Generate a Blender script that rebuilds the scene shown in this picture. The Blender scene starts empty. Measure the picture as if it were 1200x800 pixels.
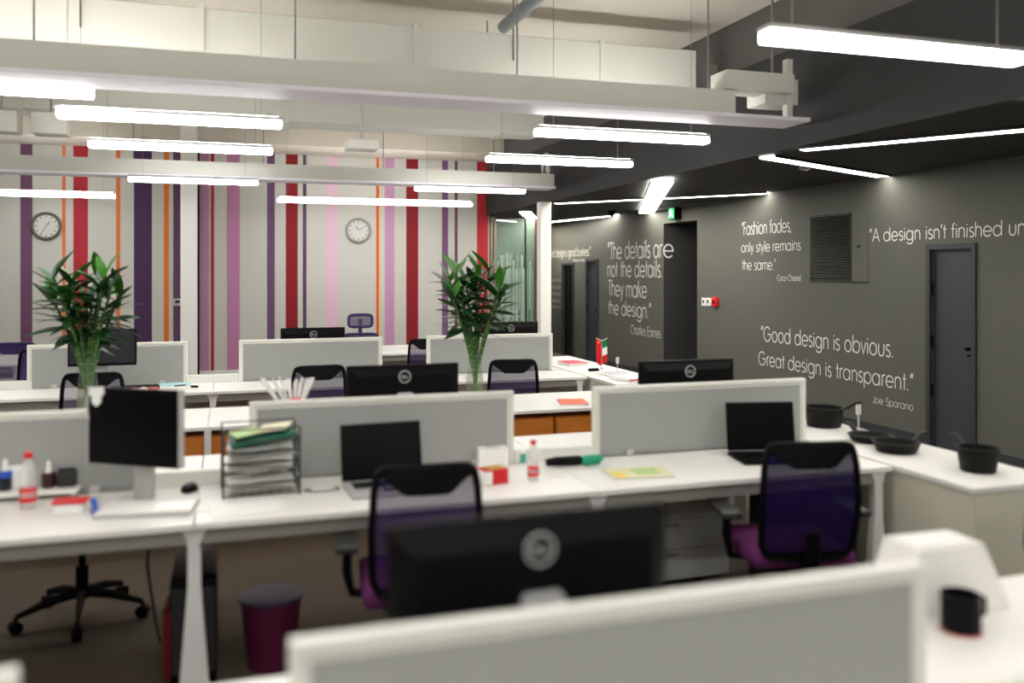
import bpy, bmesh, math, random
from mathutils import Vector, Matrix
R = math.radians
C = bpy.context.scene.collection
random.seed(7)

# ------------------------------------------------------------------ camera
YAW = 17.8; F = 1030.0; HZ = 318.0; CAMZ = 1.7
cd = bpy.data.cameras.new('camera'); cam = bpy.data.objects.new('camera', cd); C.objects.link(cam)
cam.location = (0, 0, CAMZ); cam.rotation_euler = (R(90), 0, R(-YAW))
cd.sensor_width = 36; cd.lens = F/1200*36; cd.shift_y = -(400-HZ)/1200
cd.dof.use_dof = True; cd.dof.focus_distance = 9.0; cd.dof.aperture_fstop = 0.95
bpy.context.scene.camera = cam
# ------------------------------------------------------------------ world, exposure
w = bpy.data.worlds.new('world'); bpy.context.scene.world = w; w.use_nodes = True
w.node_tree.nodes['Background'].inputs[0].default_value = (0.9, 0.95, 1, 1)
w.node_tree.nodes['Background'].inputs[1].default_value = 0.05
vs = bpy.context.scene.view_settings
vs.view_transform = 'Standard'; vs.look = 'None'; vs.gamma = 1; vs.exposure = 0.95
LAMP = 16.0; STRIP = 12.0          # emission of hanging lamps / recessed strips

# ------------------------------------------------------------------ helpers
def ang(px): return R(YAW) + math.atan((px-600)/F)
def XY(px, Y): return math.tan(ang(px))*Y                      # X where the sight line px meets depth Y
def YX(px, X): return X/math.tan(ang(px))
def ZY(px, py, X, Y):                                          # height seen at pixel row py at plan point
    D = X*math.sin(R(YAW)) + Y*math.cos(R(YAW))
    return CAMZ + (HZ-py)*D/F

def srgb(r, g, b):
    f = lambda c: (c/255/12.92) if c/255 <= .04045 else ((c/255+.055)/1.055)**2.4
    return (f(r), f(g), f(b), 1)
MATS = {}
def mat(name, col, rough=.5, metal=0, noise=0, scale=40, bump=0, trans=0, alpha=None, emit=0, spec=.5, ior=1.45, coat=0, aniso=None):
    if name in MATS: return MATS[name]
    m = bpy.data.materials.new(name); m.use_nodes = True; nt = m.node_tree
    b = nt.nodes['Principled BSDF']; col = srgb(*col)
    b.inputs['Base Color'].default_value = col; b.inputs['Roughness'].default_value = rough
    b.inputs['Metallic'].default_value = metal; b.inputs['Specular IOR Level'].default_value = spec
    b.inputs['IOR'].default_value = ior; b.inputs['Coat Weight'].default_value = coat
    if trans: b.inputs['Transmission Weight'].default_value = trans
    if noise or bump:
        tc = nt.nodes.new('ShaderNodeTexCoord'); n = nt.nodes.new('ShaderNodeTexNoise')
        n.inputs['Scale'].default_value = scale; n.inputs['Detail'].default_value = 4
        if aniso:
            mp = nt.nodes.new('ShaderNodeMapping'); mp.inputs['Scale'].default_value = aniso
            nt.links.new(tc.outputs['Object'], mp.inputs[0]); nt.links.new(mp.outputs[0], n.inputs['Vector'])
        else: nt.links.new(tc.outputs['Object'], n.inputs['Vector'])
        if noise:
            mx = nt.nodes.new('ShaderNodeMix'); mx.data_type = 'RGBA'
            mx.inputs[6].default_value = tuple(min(1, c*(1-noise)) for c in col[:3])+(1,)
            mx.inputs[7].default_value = tuple(min(1, c*(1+noise)) for c in col[:3])+(1,)
            nt.links.new(n.outputs[0], mx.inputs[0]); nt.links.new(mx.outputs[2], b.inputs['Base Color'])
        if bump:
            bp = nt.nodes.new('ShaderNodeBump'); bp.inputs['Strength'].default_value = bump; bp.inputs['Distance'].default_value = .004
            nt.links.new(n.outputs[0], bp.inputs['Height']); nt.links.new(bp.outputs[0], b.inputs['Normal'])
    if emit:
        b.inputs['Emission Color'].default_value = col; b.inputs['Emission Strength'].default_value = emit
    if alpha is not None:
        t = nt.nodes.new('ShaderNodeBsdfTransparent'); mix = nt.nodes.new('ShaderNodeMixShader')
        mix.inputs[0].default_value = alpha
        nt.links.new(t.outputs[0], mix.inputs[1]); nt.links.new(b.outputs[0], mix.inputs[2])
        nt.links.new(mix.outputs[0], nt.nodes['Material Output'].inputs[0])
    MATS[name] = m; return m

class MB:
    def __init__(s): s.bm = bmesh.new()
    def box(s, c, d, bev=0, rot=None, seg=2):
        g = bmesh.ops.create_cube(s.bm, size=1)['verts']
        M = Matrix.Translation(c) @ (rot if rot else Matrix()) @ Matrix.Diagonal((d[0], d[1], d[2], 1))
        bmesh.ops.transform(s.bm, matrix=M, verts=g)
        if bev:
            es = list({e for v in g for e in v.link_edges})
            bmesh.ops.bevel(s.bm, geom=es, offset=bev, segments=seg, affect='EDGES', profile=.5)
        return s
    def b2(s, x0, x1, y0, y1, z0, z1, bev=0):
        return s.box(((x0+x1)/2, (y0+y1)/2, (z0+z1)/2), (abs(x1-x0), abs(y1-y0), abs(z1-z0)), bev)
    def cyl(s, p0, p1, r0, r1=None, n=16, cap=True):
        r1 = r0 if r1 is None else r1; p0 = Vector(p0); p1 = Vector(p1); d = p1-p0
        q = d.to_track_quat('Z', 'Y').to_matrix().to_4x4()
        M = Matrix.Translation((p0+p1)/2) @ q
        bmesh.ops.create_cone(s.bm, cap_ends=cap, segments=n, radius1=max(r0, 1e-5), radius2=max(r1, 1e-5), depth=d.length, matrix=M)
        return s
    def tube(s, pts, r, n=8, closed=False, flat=1.0):
        pts = [Vector(p) for p in pts]; N = len(pts); rings = []
        rs = r if isinstance(r, (list, tuple)) else [r]*N
        prevu = None
        for i, p in enumerate(pts):
            a = pts[(i-1) % N] if (closed or i > 0) else p
            b = pts[(i+1) % N] if (closed or i < N-1) else p
            t = (b-a).normalized()
            u = prevu if prevu is not None else (Vector((0, 0, 1)) if abs(t.z) < .9 else Vector((0, 1, 0)))
            u = (u - t*u.dot(t)); u = u.normalized() if u.length > 1e-6 else t.orthogonal().normalized()
            v = t.cross(u); prevu = u
            rings.append([s.bm.verts.new(p + (u*math.cos(2*math.pi*k/n) + v*flat*math.sin(2*math.pi*k/n))*rs[i]) for k in range(n)])
        M = N if closed else N-1
        for i in range(M):
            A, B = rings[i], rings[(i+1) % N]
            for k in range(n): s.bm.faces.new((A[k], A[(k+1) % n], B[(k+1) % n], B[k]))
        if not closed: s.bm.faces.new(rings[0][::-1]); s.bm.faces.new(rings[-1])
        return s
    def lathe(s, prof, c=(0, 0, 0), n=24):
        rings = []
        for r, z in prof:
            rings.append([s.bm.verts.new((c[0]+max(r, 1e-4)*math.cos(2*math.pi*k/n), c[1]+max(r, 1e-4)*math.sin(2*math.pi*k/n), c[2]+z)) for k in range(n)])
        for A, B in zip(rings, rings[1:]):
            for k in range(n): s.bm.faces.new((A[k], A[(k+1) % n], B[(k+1) % n], B[k]))
        s.bm.faces.new(rings[0][::-1]); s.bm.faces.new(rings[-1]); return s
    def prism(s, pts, ax, lo, hi):        # polygon pts (2D) extruded along axis ax ('x','y','z')
        def P(a, b, t): return {'x': (t, a, b), 'y': (a, t, b), 'z': (a, b, t)}[ax]
        A = [s.bm.verts.new(P(a, b, lo)) for a, b in pts]; B = [s.bm.verts.new(P(a, b, hi)) for a, b in pts]
        n = len(pts); s.bm.faces.new(A[::-1]); s.bm.faces.new(B)
        for k in range(n): s.bm.faces.new((A[k], A[(k+1) % n], B[(k+1) % n], B[k]))
        return s
    def quad(s, *p): s.bm.faces.new([s.bm.verts.new(q) for q in p]); return s
    def grid(s, fn, nu, nv, th=0):
        V = [[s.bm.verts.new(fn(i/nu, j/nv)) for j in range(nv+1)] for i in range(nu+1)]
        for i in range(nu):
            for j in range(nv): s.bm.faces.new((V[i][j], V[i+1][j], V[i+1][j+1], V[i][j+1]))
        return s
    def mesh(s, name, m, smooth=True):
        bmesh.ops.recalc_face_normals(s.bm, faces=s.bm.faces[:])
        me = bpy.data.meshes.new(name); s.bm.to_mesh(me); s.bm.free(); me.materials.append(m)
        if smooth:
            me.polygons.foreach_set('use_smooth', [True]*len(me.polygons)); 
            try: me.set_sharp_from_angle(angle=R(35))
            except Exception: pass
        return me
    def build(s, name, m, parent=None, smooth=True):
        o = bpy.data.objects.new(name, s.mesh(name, m, smooth)); C.objects.link(o)
        if parent: o.parent = parent
        return o
def link(name, me, parent=None, loc=(0, 0, 0), rot=(0, 0, 0)):
    o = bpy.data.objects.new(name, me); C.objects.link(o); o.location = loc; o.rotation_euler = rot
    if parent: o.parent = parent
    return o
def tag(o, label, cat, group=None, kind=None):
    o['label'] = label; o['category'] = cat
    if group: o['group'] = group
    if kind: o['kind'] = kind
    return o
def thing(name, label, cat, loc=(0, 0, 0), rz=0, group=None):
    o = bpy.data.objects.new(name, None); C.objects.link(o); o.empty_display_size = .1
    o.location = loc; o.rotation_euler = (0, 0, rz); return tag(o, label, cat, group)
def struct(name, mb, m, parent=None, smooth=False):
    o = mb.build(name, m, parent, smooth)
    if not parent: o['kind'] = 'structure'
    return o
def copy_tree(o, parent=None, label=None, loc=None, rz=None):
    c = o.copy(); C.objects.link(c)
    if parent: c.parent = parent; c.matrix_parent_inverse = o.matrix_parent_inverse.copy()
    if label: c['label'] = label
    if loc is not None: c.location = loc
    if rz is not None: c.rotation_euler = (0, 0, rz)
    for ch in list(KIDS(o)): copy_tree(ch, c)
    return c
def KIDS(o): return [x for x in C.objects if x.parent == o]

# ------------------------------------------------------------------ materials
M_floor = mat('carpet_floor', (88, 79, 68), .95, noise=.18, scale=60, bump=.3)
M_white = mat('white_laminate', (236, 235, 230), .35)
M_edge = mat('white_edge_band', (205, 203, 195), .5)
M_beam = mat('grey_steel_beam', (150, 148, 140), .45)
M_legw = mat('white_steel_leg', (222, 222, 222), .35)
M_frame = mat('cream_white_frame', (228, 228, 220), .4)
M_fabric = mat('grey_panel_fabric', (157, 159, 156), .9, noise=.06, scale=300, bump=.15)
M_wallw = mat('off_white_wall', (205, 204, 196), .8, noise=.02, scale=20)
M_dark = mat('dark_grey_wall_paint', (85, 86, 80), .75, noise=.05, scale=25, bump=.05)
M_darkc = mat('charcoal_ceiling_paint', (50, 50, 51), .8, noise=.03)
M_ceil = mat('white_ceiling_paint', (214, 208, 196), .85, noise=.02, scale=5)
M_duct = mat('painted_white_duct', (205, 205, 196), .6)
M_door = mat('blue_grey_door_paint', (54, 57, 65), .5, noise=.04)
M_doord = mat('blue_grey_door_trim', (50, 52, 58), .5)
M_black = mat('black_plastic', (7, 7, 9), .5, spec=.14)
M_blackg = mat('black_gloss_screen', (5, 6, 8), .3, spec=.15)
M_scrgrey = mat('dark_grey_matte_screen', (46, 47, 53), .6, spec=.2)
M_char = mat('charcoal_plastic', (44, 45, 47), .5)
M_iron = mat('black_cast_iron', (12, 13, 12), .55, spec=.25, noise=.1, scale=80, bump=.1)
M_silver = mat('silver_plastic', (196, 196, 196), .35, metal=.3)
M_chrome = mat('grey_metal', (150, 150, 150), .3, metal=.9)
M_purple = mat('purple_mesh', (46, 26, 84), .8, alpha=.72, spec=.1)
M_purple2 = mat('dense_purple_mesh', (28, 16, 60), .8, alpha=.93, spec=.1)
M_ppl = mat('purple_plastic', (56, 40, 92), .5)
M_lilac = mat('sheer_lilac_mesh', (96, 84, 128), .8, alpha=.5, spec=.1)
M_mag = mat('magenta_seat_fabric', (90, 28, 84), .9, noise=.1, scale=200, bump=.2)
M_lamp = mat('lamp_diffuser', (252, 250, 248), .5, emit=LAMP)
M_uplight = mat('added_uplight_glow', (252, 249, 244), .5, emit=LAMP*.9)
M_strip = mat('recessed_strip_light', (255, 250, 238), .5, emit=STRIP)
M_text = mat('white_vinyl_lettering', (222, 224, 220), .6)
M_wood = mat('orange_cherry_wood', (214, 128, 48), .45, noise=.25, scale=6, aniso=(1, 1, 12))
M_cabin = mat('cream_cabinet_side', (214, 212, 194), .5)
M_glass = mat('clear_glass', (170, 190, 180), .03, alpha=.07, ior=1.45, spec=.8)
M_water = mat('vase_water', (124, 138, 44), .05, alpha=.22)
M_stalk = mat('bamboo_stalk_green', (62, 104, 40), .5, noise=.3, scale=30)
M_node = mat('bamboo_node_pale', (150, 170, 96), .6)
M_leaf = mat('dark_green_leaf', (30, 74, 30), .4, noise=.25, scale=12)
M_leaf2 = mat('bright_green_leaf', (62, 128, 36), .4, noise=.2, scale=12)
M_paper = mat('white_paper', (240, 240, 236), .8)
M_red = mat('red_plastic', (214, 28, 38), .45)
M_green = mat('green_plastic', (10, 150, 110), .45)
M_dgreen = mat('dark_green_folder', (14, 92, 70), .5)
M_wire = mat('dark_grey_wire', (70, 74, 72), .4, metal=.5)
M_pet = mat('clear_plastic', (235, 240, 240), .1, alpha=.35)
M_orange = mat('orange_print', (226, 96, 52), .6)
M_yellow = mat('yellow_print', (232, 206, 90), .6)
M_lime = mat('pale_green_print', (180, 206, 140), .6)
M_blue = mat('blue_plastic', (40, 84, 190), .4)
M_cyan = mat('pale_cyan_cover', (168, 214, 216), .6)
M_maroon = mat('dark_red_glass', (58, 14, 20), .3)

# ------------------------------------------------------------------ structure
WX = 6.5; DC = 2.7; EX = 4.33; CZ = 3.95; WY = 15.0; XL = -6.5; YB = -4.0; YF = 19.0
struct('floor', MB().b2(XL-.2, WX+1.8, YB, YF, -.1, 0), M_floor)
struct('ceiling', MB().b2(XL-.2, EX+.1, YB, WY+.2, CZ, CZ+.15), M_ceil)
struct('ceiling_dropped', MB().b2(EX, WX+1.5, YB, YF, DC, DC+.12), M_darkc)
struct('wall_bulkhead', MB().b2(EX, EX+.1, YB, YF, DC+.12, 3.5), M_darkc)
struct('wall_bulkhead_upper', MB().b2(EX+.01, EX+.1, YB, WY+.2, 3.5, CZ), mat('grey_upper_wall', (96, 95, 92), .8))
wl = struct('wall_left', MB().b2(XL-.15, XL, YB, YF, 0, CZ), M_wallw)
struct('wall_rear', MB().b2(XL, WX, YB-.15, YB, 0, CZ), M_wallw)
wf = struct('wall_front', MB().b2(XL, XY(572, WY)+.02, WY, WY+.15, 0, CZ), M_wallw)
struct('wall_far', MB().b2(4.3, WX+.1, YF-.1, YF, 0, DC), M_dark)
stripes = [(24, 38, (112, 72, 104)), (73, 77, (228, 120, 58)), (86, 103, (176, 38, 52)), (136, 141, (226, 122, 62)), (157, 178, (72, 40, 84)),
 (192, 198, (230, 124, 50)), (203, 213.5, (98, 66, 96)), (234, 245, (186, 138, 172)), (247, 251, (172, 48, 58)), (266, 281, (190, 130, 168)),
 (313, 322, (112, 78, 112)), (335, 349, (142, 12, 26)), (355, 359, (92, 64, 92)), (381, 397, (224, 190, 206)), (441, 444, (222, 92, 44)),
 (444, 445.3, (236, 200, 96)), (451, 462, (198, 146, 186)), (476, 490, (140, 14, 26)), (518, 525, (126, 84, 126)), (533, 536, (104, 52, 84)),
 (559, 572, (188, 44, 54))]
for i, (a, b, c) in enumerate(stripes):
    struct('stripe', MB().b2(XY(a, WY), XY(b, WY), WY-.006, WY, .02, CZ-.01), mat('stripe_paint_%d' % i, c, .7), wf)
# extend the pattern past the frame on the left
for k, (x0, x1, c) in enumerate([(-4.4, -4.15, 4), (-4.9, -4.8, 1), (-5.5, -5.2, 2), (-6.1, -5.95, 9)]):
    struct('stripe', MB().b2(x0, x1, WY-.006, WY, .02, CZ-.01), MATS['stripe_paint_%d' % c], wf)

# right dark wall with openings
def wall_with_holes(name, x0, x1, y0, y1, z1, holes, m):
    mb = MB(); y = y0
    for (a, b, zt) in sorted(holes):
        mb.b2(x0, x1, y, a, 0, z1); mb.b2(x0, x1, a, b, zt, z1); y = b
    mb.b2(x0, x1, y, y1, 0, z1); return struct(name, mb, m)
d1a, d1b = YX(1145, WX), YX(1087, WX); d1t = ZY(1115, 285.5, WX, (d1a+d1b)/2)
al0, al1 = YX(817, WX), YX(777.5, WX); alt = ZY(800, 260, WX, (al0+al1)/2)
d2a, d2b = YX(673, WX), YX(659, WX); d2t = ZY(666, 307.5, WX, (d2a+d2b)/2)
d3a, d3b = YX(701.5, WX), YX(687, WX); d3t = ZY(694, 303.5, WX, (d3a+d3b)/2)
wr = wall_with_holes('wall_right', WX, WX+.15, YB, YF, DC, [(d1a, d1b, d1t), (al0, al1, alt), (d3a, d3b, d3t), (d2a, d2b, d2t)], M_dark)
# alcove return walls, darkened in colour for the shade inside
M_alc = mat('recess_shade_charcoal', (46, 46, 46), .8, noise=.04)
struct('wall_alcove_far', MB().b2(WX+.15, WX+1.5, al1-.008, al1+.1, 0, DC).b2(WX+.002, WX+.15, al1-.008, al1-.0005, 0, alt), M_alc)  # thin dark cover makes the jamb end as dark as the shaded return
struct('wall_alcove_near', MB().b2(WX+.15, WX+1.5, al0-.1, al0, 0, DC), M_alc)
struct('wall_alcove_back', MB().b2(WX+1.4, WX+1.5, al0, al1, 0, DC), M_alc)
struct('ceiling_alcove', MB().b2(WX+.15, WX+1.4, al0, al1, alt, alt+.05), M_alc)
def door(name, a, b, t, hinges=True, glass=False):
    fr = MB(); f = .05
    fr.b2(WX-.025, WX+.12, a, a+f, 0, t).b2(WX-.025, WX+.12, b-f, b, 0, t).b2(WX-.025, WX+.12, a+f, b-f, t-f, t)
    d = struct(name, fr, M_doord)
    leaf = MB().b2(WX+.03, WX+.07, a+f+.004, b-f-.004, .01, t-f-.004)
    if glass: struct('glass_leaf', leaf, mat('dark_door_glass', (14, 14, 15), .06, spec=.9, alpha=.8), d)
    else:
        lf = struct('door_leaf', leaf, M_door, d)
        struct('inner_bead', MB().b2(WX+.012, WX+.03, a+f, a+f+.02, 0, t-f).b2(WX+.012, WX+.03, b-f-.02, b-f, 0, t-f).b2(WX+.012, WX+.03, a+f+.02, b-f-.02, t-f-.02, t-f), M_doord, d)
    if hinges:
        for z in (.28*t, .52*t, .78*t): struct('hinge', MB().cyl((WX-.005, b-f-.012, z-.06), (WX-.005, b-f-.012, z+.06), .012), M_black, d)
        struct('lock_knob', MB().cyl((WX-.02, a+f+.06, .5*t), (WX+.03, a+f+.06, .5*t), .016).cyl((WX+.0, a+f+.06, .5*t-.06), (WX+.03, a+f+.06, .5*t-.06), .01), M_black, d)
    return d
door('door_1', d1a, d1b, d1t); door('door_2', d3a, d3b, d3t); door('door_3', d2a, d2b, d2t, False, True)
# dark room behind the glass door; red seat shape added as its reflection
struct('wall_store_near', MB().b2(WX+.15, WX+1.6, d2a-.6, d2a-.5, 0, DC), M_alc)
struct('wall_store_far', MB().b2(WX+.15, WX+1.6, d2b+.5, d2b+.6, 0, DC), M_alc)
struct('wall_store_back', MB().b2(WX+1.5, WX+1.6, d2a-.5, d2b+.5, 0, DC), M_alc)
sf = thing('reflection_seat', 'dark red seat shape added for the reflection in the black glass door', 'reflection_seat', (WX+.75, (d2a+d2b)/2, 0))
M_redrefl = mat('red_reflection_tone', (150, 44, 34), .7)
MB().b2(-.35, .35, -.45, .45, .12, .45, .04).build('seat', M_redrefl, sf); MB().b2(.2, .4, -.45, .45, .45, .95, .05).build('backrest', M_redrefl, sf)
for sx in (-.3, .3):
    for sy in (-.4, .4): MB().cyl((sx, sy, 0), (sx, sy, .13), .02).build('leg', M_black, sf)

# columns
def column(name, x, y, s, z, m, label):
    o = MB().b2(x-s/2, x+s/2, y-s/2, y+s/2, 0, z).build(name, m, None, False); o['kind'] = 'structure'; return o
M_col = mat('white_column_paint', (244, 244, 238), .5)
column('trim_1', XY(637.5, 11.95), 11.95, .16, DC, M_col, '')
column('trim_2', XY(221.5, 12.5), 12.5, .205, CZ, M_col, '')
struct('trim_shadow_line', MB().b2(XY(230.8, 14.9), XY(233.8, 14.9), 14.9, WY, 0, CZ-.01), mat('shadow_line_black', (26, 22, 20), .8))  # dark strip put in for the shadow line beside the white column
struct('baseboard_front', MB().b2(XL, 4.3, WY-.02, WY-.006, 0, .1), M_white)
for nm, a, b in (('baseboard_right_near', YB, d1a), ('baseboard_right_middle', d1b, al0), ('baseboard_right_far', al1, d3a)): struct(nm, MB().b2(WX-.012, WX, a, b, 0, .09), M_doord)

# glass partition beyond the striped wall
GY = 15.3
gp = thing('glass_partition', 'glazed office partition with frosted vertical line film behind the right bamboo', 'partition', (0, GY, 0))
gx0, gx1 = XY(574, GY), XY(630, GY)
M_alu = mat('champagne_aluminium', (150, 144, 128), .4, metal=.5)
MB().b2(gx0, gx0+.05, -.03, .03, 0, DC).build('post', M_alu, gp, False)
MB().b2(gx0+.07, gx0+.12, -.03, .03, 0, DC).build('post', M_alu, gp, False)
MB().b2(gx1-.06, gx1, -.03, .03, 0, DC).build('post', mat('brown_frame', (92, 58, 48), .5), gp, False)
xm = XY(615.5, GY)
MB().b2(xm-.012, xm+.012, -.02, .02, 0, DC).build('mullion', M_black, gp, False)
M_gl2 = mat('green_tint_glass', (150, 176, 160), .08, alpha=.35)
MB().b2(gx0+.12, xm-.012, -.006, .006, .02, DC-.02).build('pane', M_gl2, gp, False)
MB().b2(xm+.012, gx1-.06, -.006, .006, .02, DC-.02).build('pane', M_gl2, gp, False)
M_film = mat('frosted_line_film', (176, 200, 184), .7, alpha=.75)
fl = MB(); x = gx0+.14
while x < gx1-.1:
    wd = random.choice([.008, .012, .02, .03]); z0 = random.choice([.3, .5, .8, 1.0]); z1 = random.choice([2.0, 2.05, 1.75, 1.9])
    if abs(x-xm) > .04: fl.b2(x, x+wd, -.010, -.007, z0, z1)
    x += wd+random.choice([.008, .012, .02])
o = fl.build('line_film', M_film, gp, False); o['kind'] = 'stuff'
struct('wall_meeting_room', MB().b2(4.4, 5.6, 17.2, 17.3, 0, DC), mat('grey_green_wall', (136, 150, 138), .8))
struct('wall_meeting_side', MB().b2(4.42, 4.5, 15.36, 17.2, 0, DC), mat('red_reflection_paint', (150, 40, 46), .8))  # red reflection in the glass, painted as a crimson wall behind it
struct('wall_meeting_right', MB().b2(5.5, 5.6, 15.36, 17.2, 0, DC), M_dark)

# ------------------------------------------------------------------ lettering (own stroke alphabet)
def arc(cx, cy, rx, ry, a0, a1, n=14):
    return [(cx+rx*math.cos(R(a0+(a1-a0)*i/n)), cy+ry*math.sin(R(a0+(a1-a0)*i/n))) for i in range(n+1)]
O27 = arc(27, 25, 24, 25, 0, 360, 22); O29 = arc(30, 25, 24, 25, 0, 360, 22)
G = {
 'o': (58, [O27]), 'a': (62, [O27, [(52, 50), (52, 0)]]), 'b': (60, [O29, [(5, 74), (5, 0)]]),
 'c': (50, [arc(27, 25, 24, 25, 45, 315)]), 'd': (62, [O27, [(52, 74), (52, 0)]]),
 'e': (58, [[(4, 25), (51, 25)]+arc(27, 25, 24, 25, 0, 322, 20)[1:]]),
 'f': (26, [[(11, 0), (11, 58)]+arc(22, 60, 11, 13, 180, 80, 6), [(1, 47), (23, 47)]]),
 'g': (62, [O27, [(52, 50), (52, -2)]+arc(28, -2, 24, 19, 0, -150, 10)]),
 'h': (50, [[(5, 74), (5, 0)], arc(23, 31, 18, 19, 180, 0, 10)+[(41, 0)]]),
 'i': (17, [[(7, 48), (7, 0)], [(7, 66), (7, 60)]]),
 'k': (42, [[(5, 74), (5, 0)], [(33, 49), (5, 22)], [(14, 31), (36, 0)]]), 'l': (17, [[(7, 74), (7, 0)]]),
 'm': (76, [[(5, 49), (5, 0)], arc(21, 34, 16, 16, 180, 0, 9)+[(37, 0)], arc(53, 34, 16, 16, 180, 0, 9)+[(69, 0)]]),
 'n': (50, [[(5, 49), (5, 0)], arc(23, 31, 18, 19, 180, 0, 10)+[(41, 0)]]),
 'p': (60, [O29, [(5, 50), (5, -22)]]), 'r': (28, [[(6, 49), (6, 0)], arc(22, 32, 16, 18, 180, 70, 8)]),
 's': (36, [arc(17, 37.5, 12, 12.5, 30, 250, 10)[:-1]+arc(17, 13, 13, 13, 70, -150, 10)]),
 't': (25, [[(12, 68), (12, 0)], [(2, 47), (23, 47)]]),
 'u': (50, [[(5, 50)]+arc(23, 19, 18, 19, 180, 360, 10)+[(41, 50)]]), 'v': (40, [[(2, 49), (19, 1), (37, 49)]]),
 'w': (62, [[(2, 49), (16, 1), (30, 48), (44, 1), (58, 49)]]), 'y': (41, [[(2, 49), (20, 2)], [(38, 49), (11, -22)]]),
 'T': (42, [[(2, 71), (40, 71)], [(21, 71), (21, 0)]]), 'F': (38, [[(6, 0), (6, 71), (34, 71)], [(6, 39), (32, 39)]]),
 'G': (82, [arc(38, 35, 34, 36, 42, 360, 20)+[(42, 35)]]), 'A': (62, [[(2, 0), (31, 72), (60, 0)], [(13, 24), (49, 24)]]),
 'C': (70, [arc(38, 35, 34, 36, 45, 315, 18)]), 'E': (42, [[(36, 71), (6, 71), (6, 0), (36, 0)], [(6, 38), (34, 38)]]),
 'J': (36, [[(28, 71)]+arc(15, 17, 13, 17, 0, -165, 8)]),
 'S': (46, [arc(22, 53, 16, 18, 30, 250, 10)[:-1]+arc(22, 18, 18, 18, 70, -150, 10)]),
 'W': (88, [[(2, 71), (22, 1), (43, 70), (64, 1), (84, 71)]]), 'D': (62, [[(6, 0), (6, 71)]+arc(20, 35.5, 36, 35.5, 90, -90, 12)+[(6, 0)]]),
 'L': (38, [[(6, 71), (6, 0), (34, 0)]]), '"': (24, [[(10, 74), (4, 54)], [(20, 74), (14, 54)]]), "'": (14, [[(9, 74), (4, 54)]]),
 '.': (18, [[(7, 0), (7, 6)]]), ',': (18, [[(9, 5), (4, -9)]]), ' ': (28, [])}
def text_ribbons(mb, s, sx, sy, P, wid=6.0, track=2):
    """strokes of string s; P(x, y) maps letter space (scaled) to a 3D point"""
    x = 0
    for ch in s:
        adv, strokes = G[ch]
        for st in strokes:
            cl = len(st) > 3 and (Vector(st[0])-Vector(st[-1])).length < .5
            pts = [Vector((p[0]*sx, p[1]*sy)) for p in (st[:-1] if cl else st)]; N = len(pts); L = []; Rr = []
            h = wid*(sx+sy)/4
            for i, p in enumerate(pts):
                a = pts[i-1] if (i or cl) else None; b = pts[(i+1) % N] if (i < N-1 or cl) else None
                t1 = (p-a).normalized() if a is not None else None; t2 = (b-p).normalized() if b is not None else None
                t1 = t1 or t2; t2 = t2 or t1
                n1 = Vector((-t1.y, t1.x)); n2 = Vector((-t2.y, t2.x)); n = (n1+n2)
                n = n.normalized() if n.length > 1e-6 else n1
                k = h/max(.45, n.dot(n1)); L.append(p+n*k); Rr.append(p-n*k)
            V = [(mb.bm.verts.new(P(l.x+x, l.y)), mb.bm.verts.new(P(r.x+x, r.y))) for l, r in zip(L, Rr)]
            for i in range(N if cl else N-1):
                A, B = V[i], V[(i+1) % N]; mb.bm.faces.new((A[0], B[0], B[1], A[1]))
        x += (adv+track)*sx
def twidth(s, track=2): return sum(G[c][0]+track for c in s)-track
def wall_line(parent, s, px0, px1, pxh, ytop, ybase, full=None, ref=71, wid=6):
    y0, y1 = YX(px0, WX), YX(px1, WX); sx = (y0-y1)/twidth(s)
    yh = YX(pxh, WX); zb = ZY(pxh, ybase, WX, yh); zt = ZY(pxh, ytop, WX, yh); sy = (zt-zb)/ref
    mb = MB(); text_ribbons(mb, full or s, sx, sy, lambda a, b: (WX-.004, y0-a, zb+b), wid)
    return mb.build('text_line', M_text, parent, False), zb, sy, sx
q = thing('wall_quote', 'large white four line quote wrapping the corner left of the alcove', 'lettering')
_, zb1, sy1, sx1 = wall_line(q, '"The details ar', 712.5, 776.5, 718, 284.5, 303.5)
mb = MB(); ye = al1-.012
text_ribbons(mb, 'e', sx1, sy1, lambda a, b: (WX-.01+a, ye, zb1+b)); mb.build('text_line', M_text, q, False)
wall_line(q, 'not the details.', 712, 777, 722, 305.5, 324, ref=74)
wall_line(q, 'They make', 713, 758.5, 716, 328.5, 346.5)
wall_line(q, 'the design."', 713, 763.5, 718, 351.5, 368, ref=74)
wall_line(q, 'Charles Eames', 739, 775, 741, 380.7, 391)
q = thing('wall_quote', 'small white quote on style between alcove and vent', 'lettering')
wall_line(q, '"Fashion fades,', 869.5, 928, 876, 260.5, 275); wall_line(q, 'only style remains', 869, 939, 884, 283, 295, ref=74)
wall_line(q, "the same.'", 870, 909, 875, 304, 316, ref=74); wall_line(q, 'Coco Chanel', 911, 939, 913, 322, 328.7)
q = thing('wall_quote', 'two line white quote low on the dark wall above the pans', 'lettering')
wall_line(q, '"Good design is obvious.', 892, 1048, 905, 383.5, 400.3); wall_line(q, 'Great design is transparent."', 889, 1071, 898, 412.7, 428.3)
wall_line(q, 'Joe Sparano', 1023, 1071, 1027, 464, 472.3)
q = thing('wall_quote', 'white quote running off frame above the near closed door', 'lettering')
wall_line(q, '"A design isn\'t finished', 1019, 1176, 1030, 268, 282.7, full='"A design isn\'t finished until')
q = thing('wall_quote', 'small white quote above the two far doors behind the slim column', 'lettering')
wall_line(q, '"Good design is good business."', 641, 692.5, 665, 291, 300.5, wid=7); wall_line(q, 'Thomas Watson', 671, 687, 676, 303, 306.3, wid=8)
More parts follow.
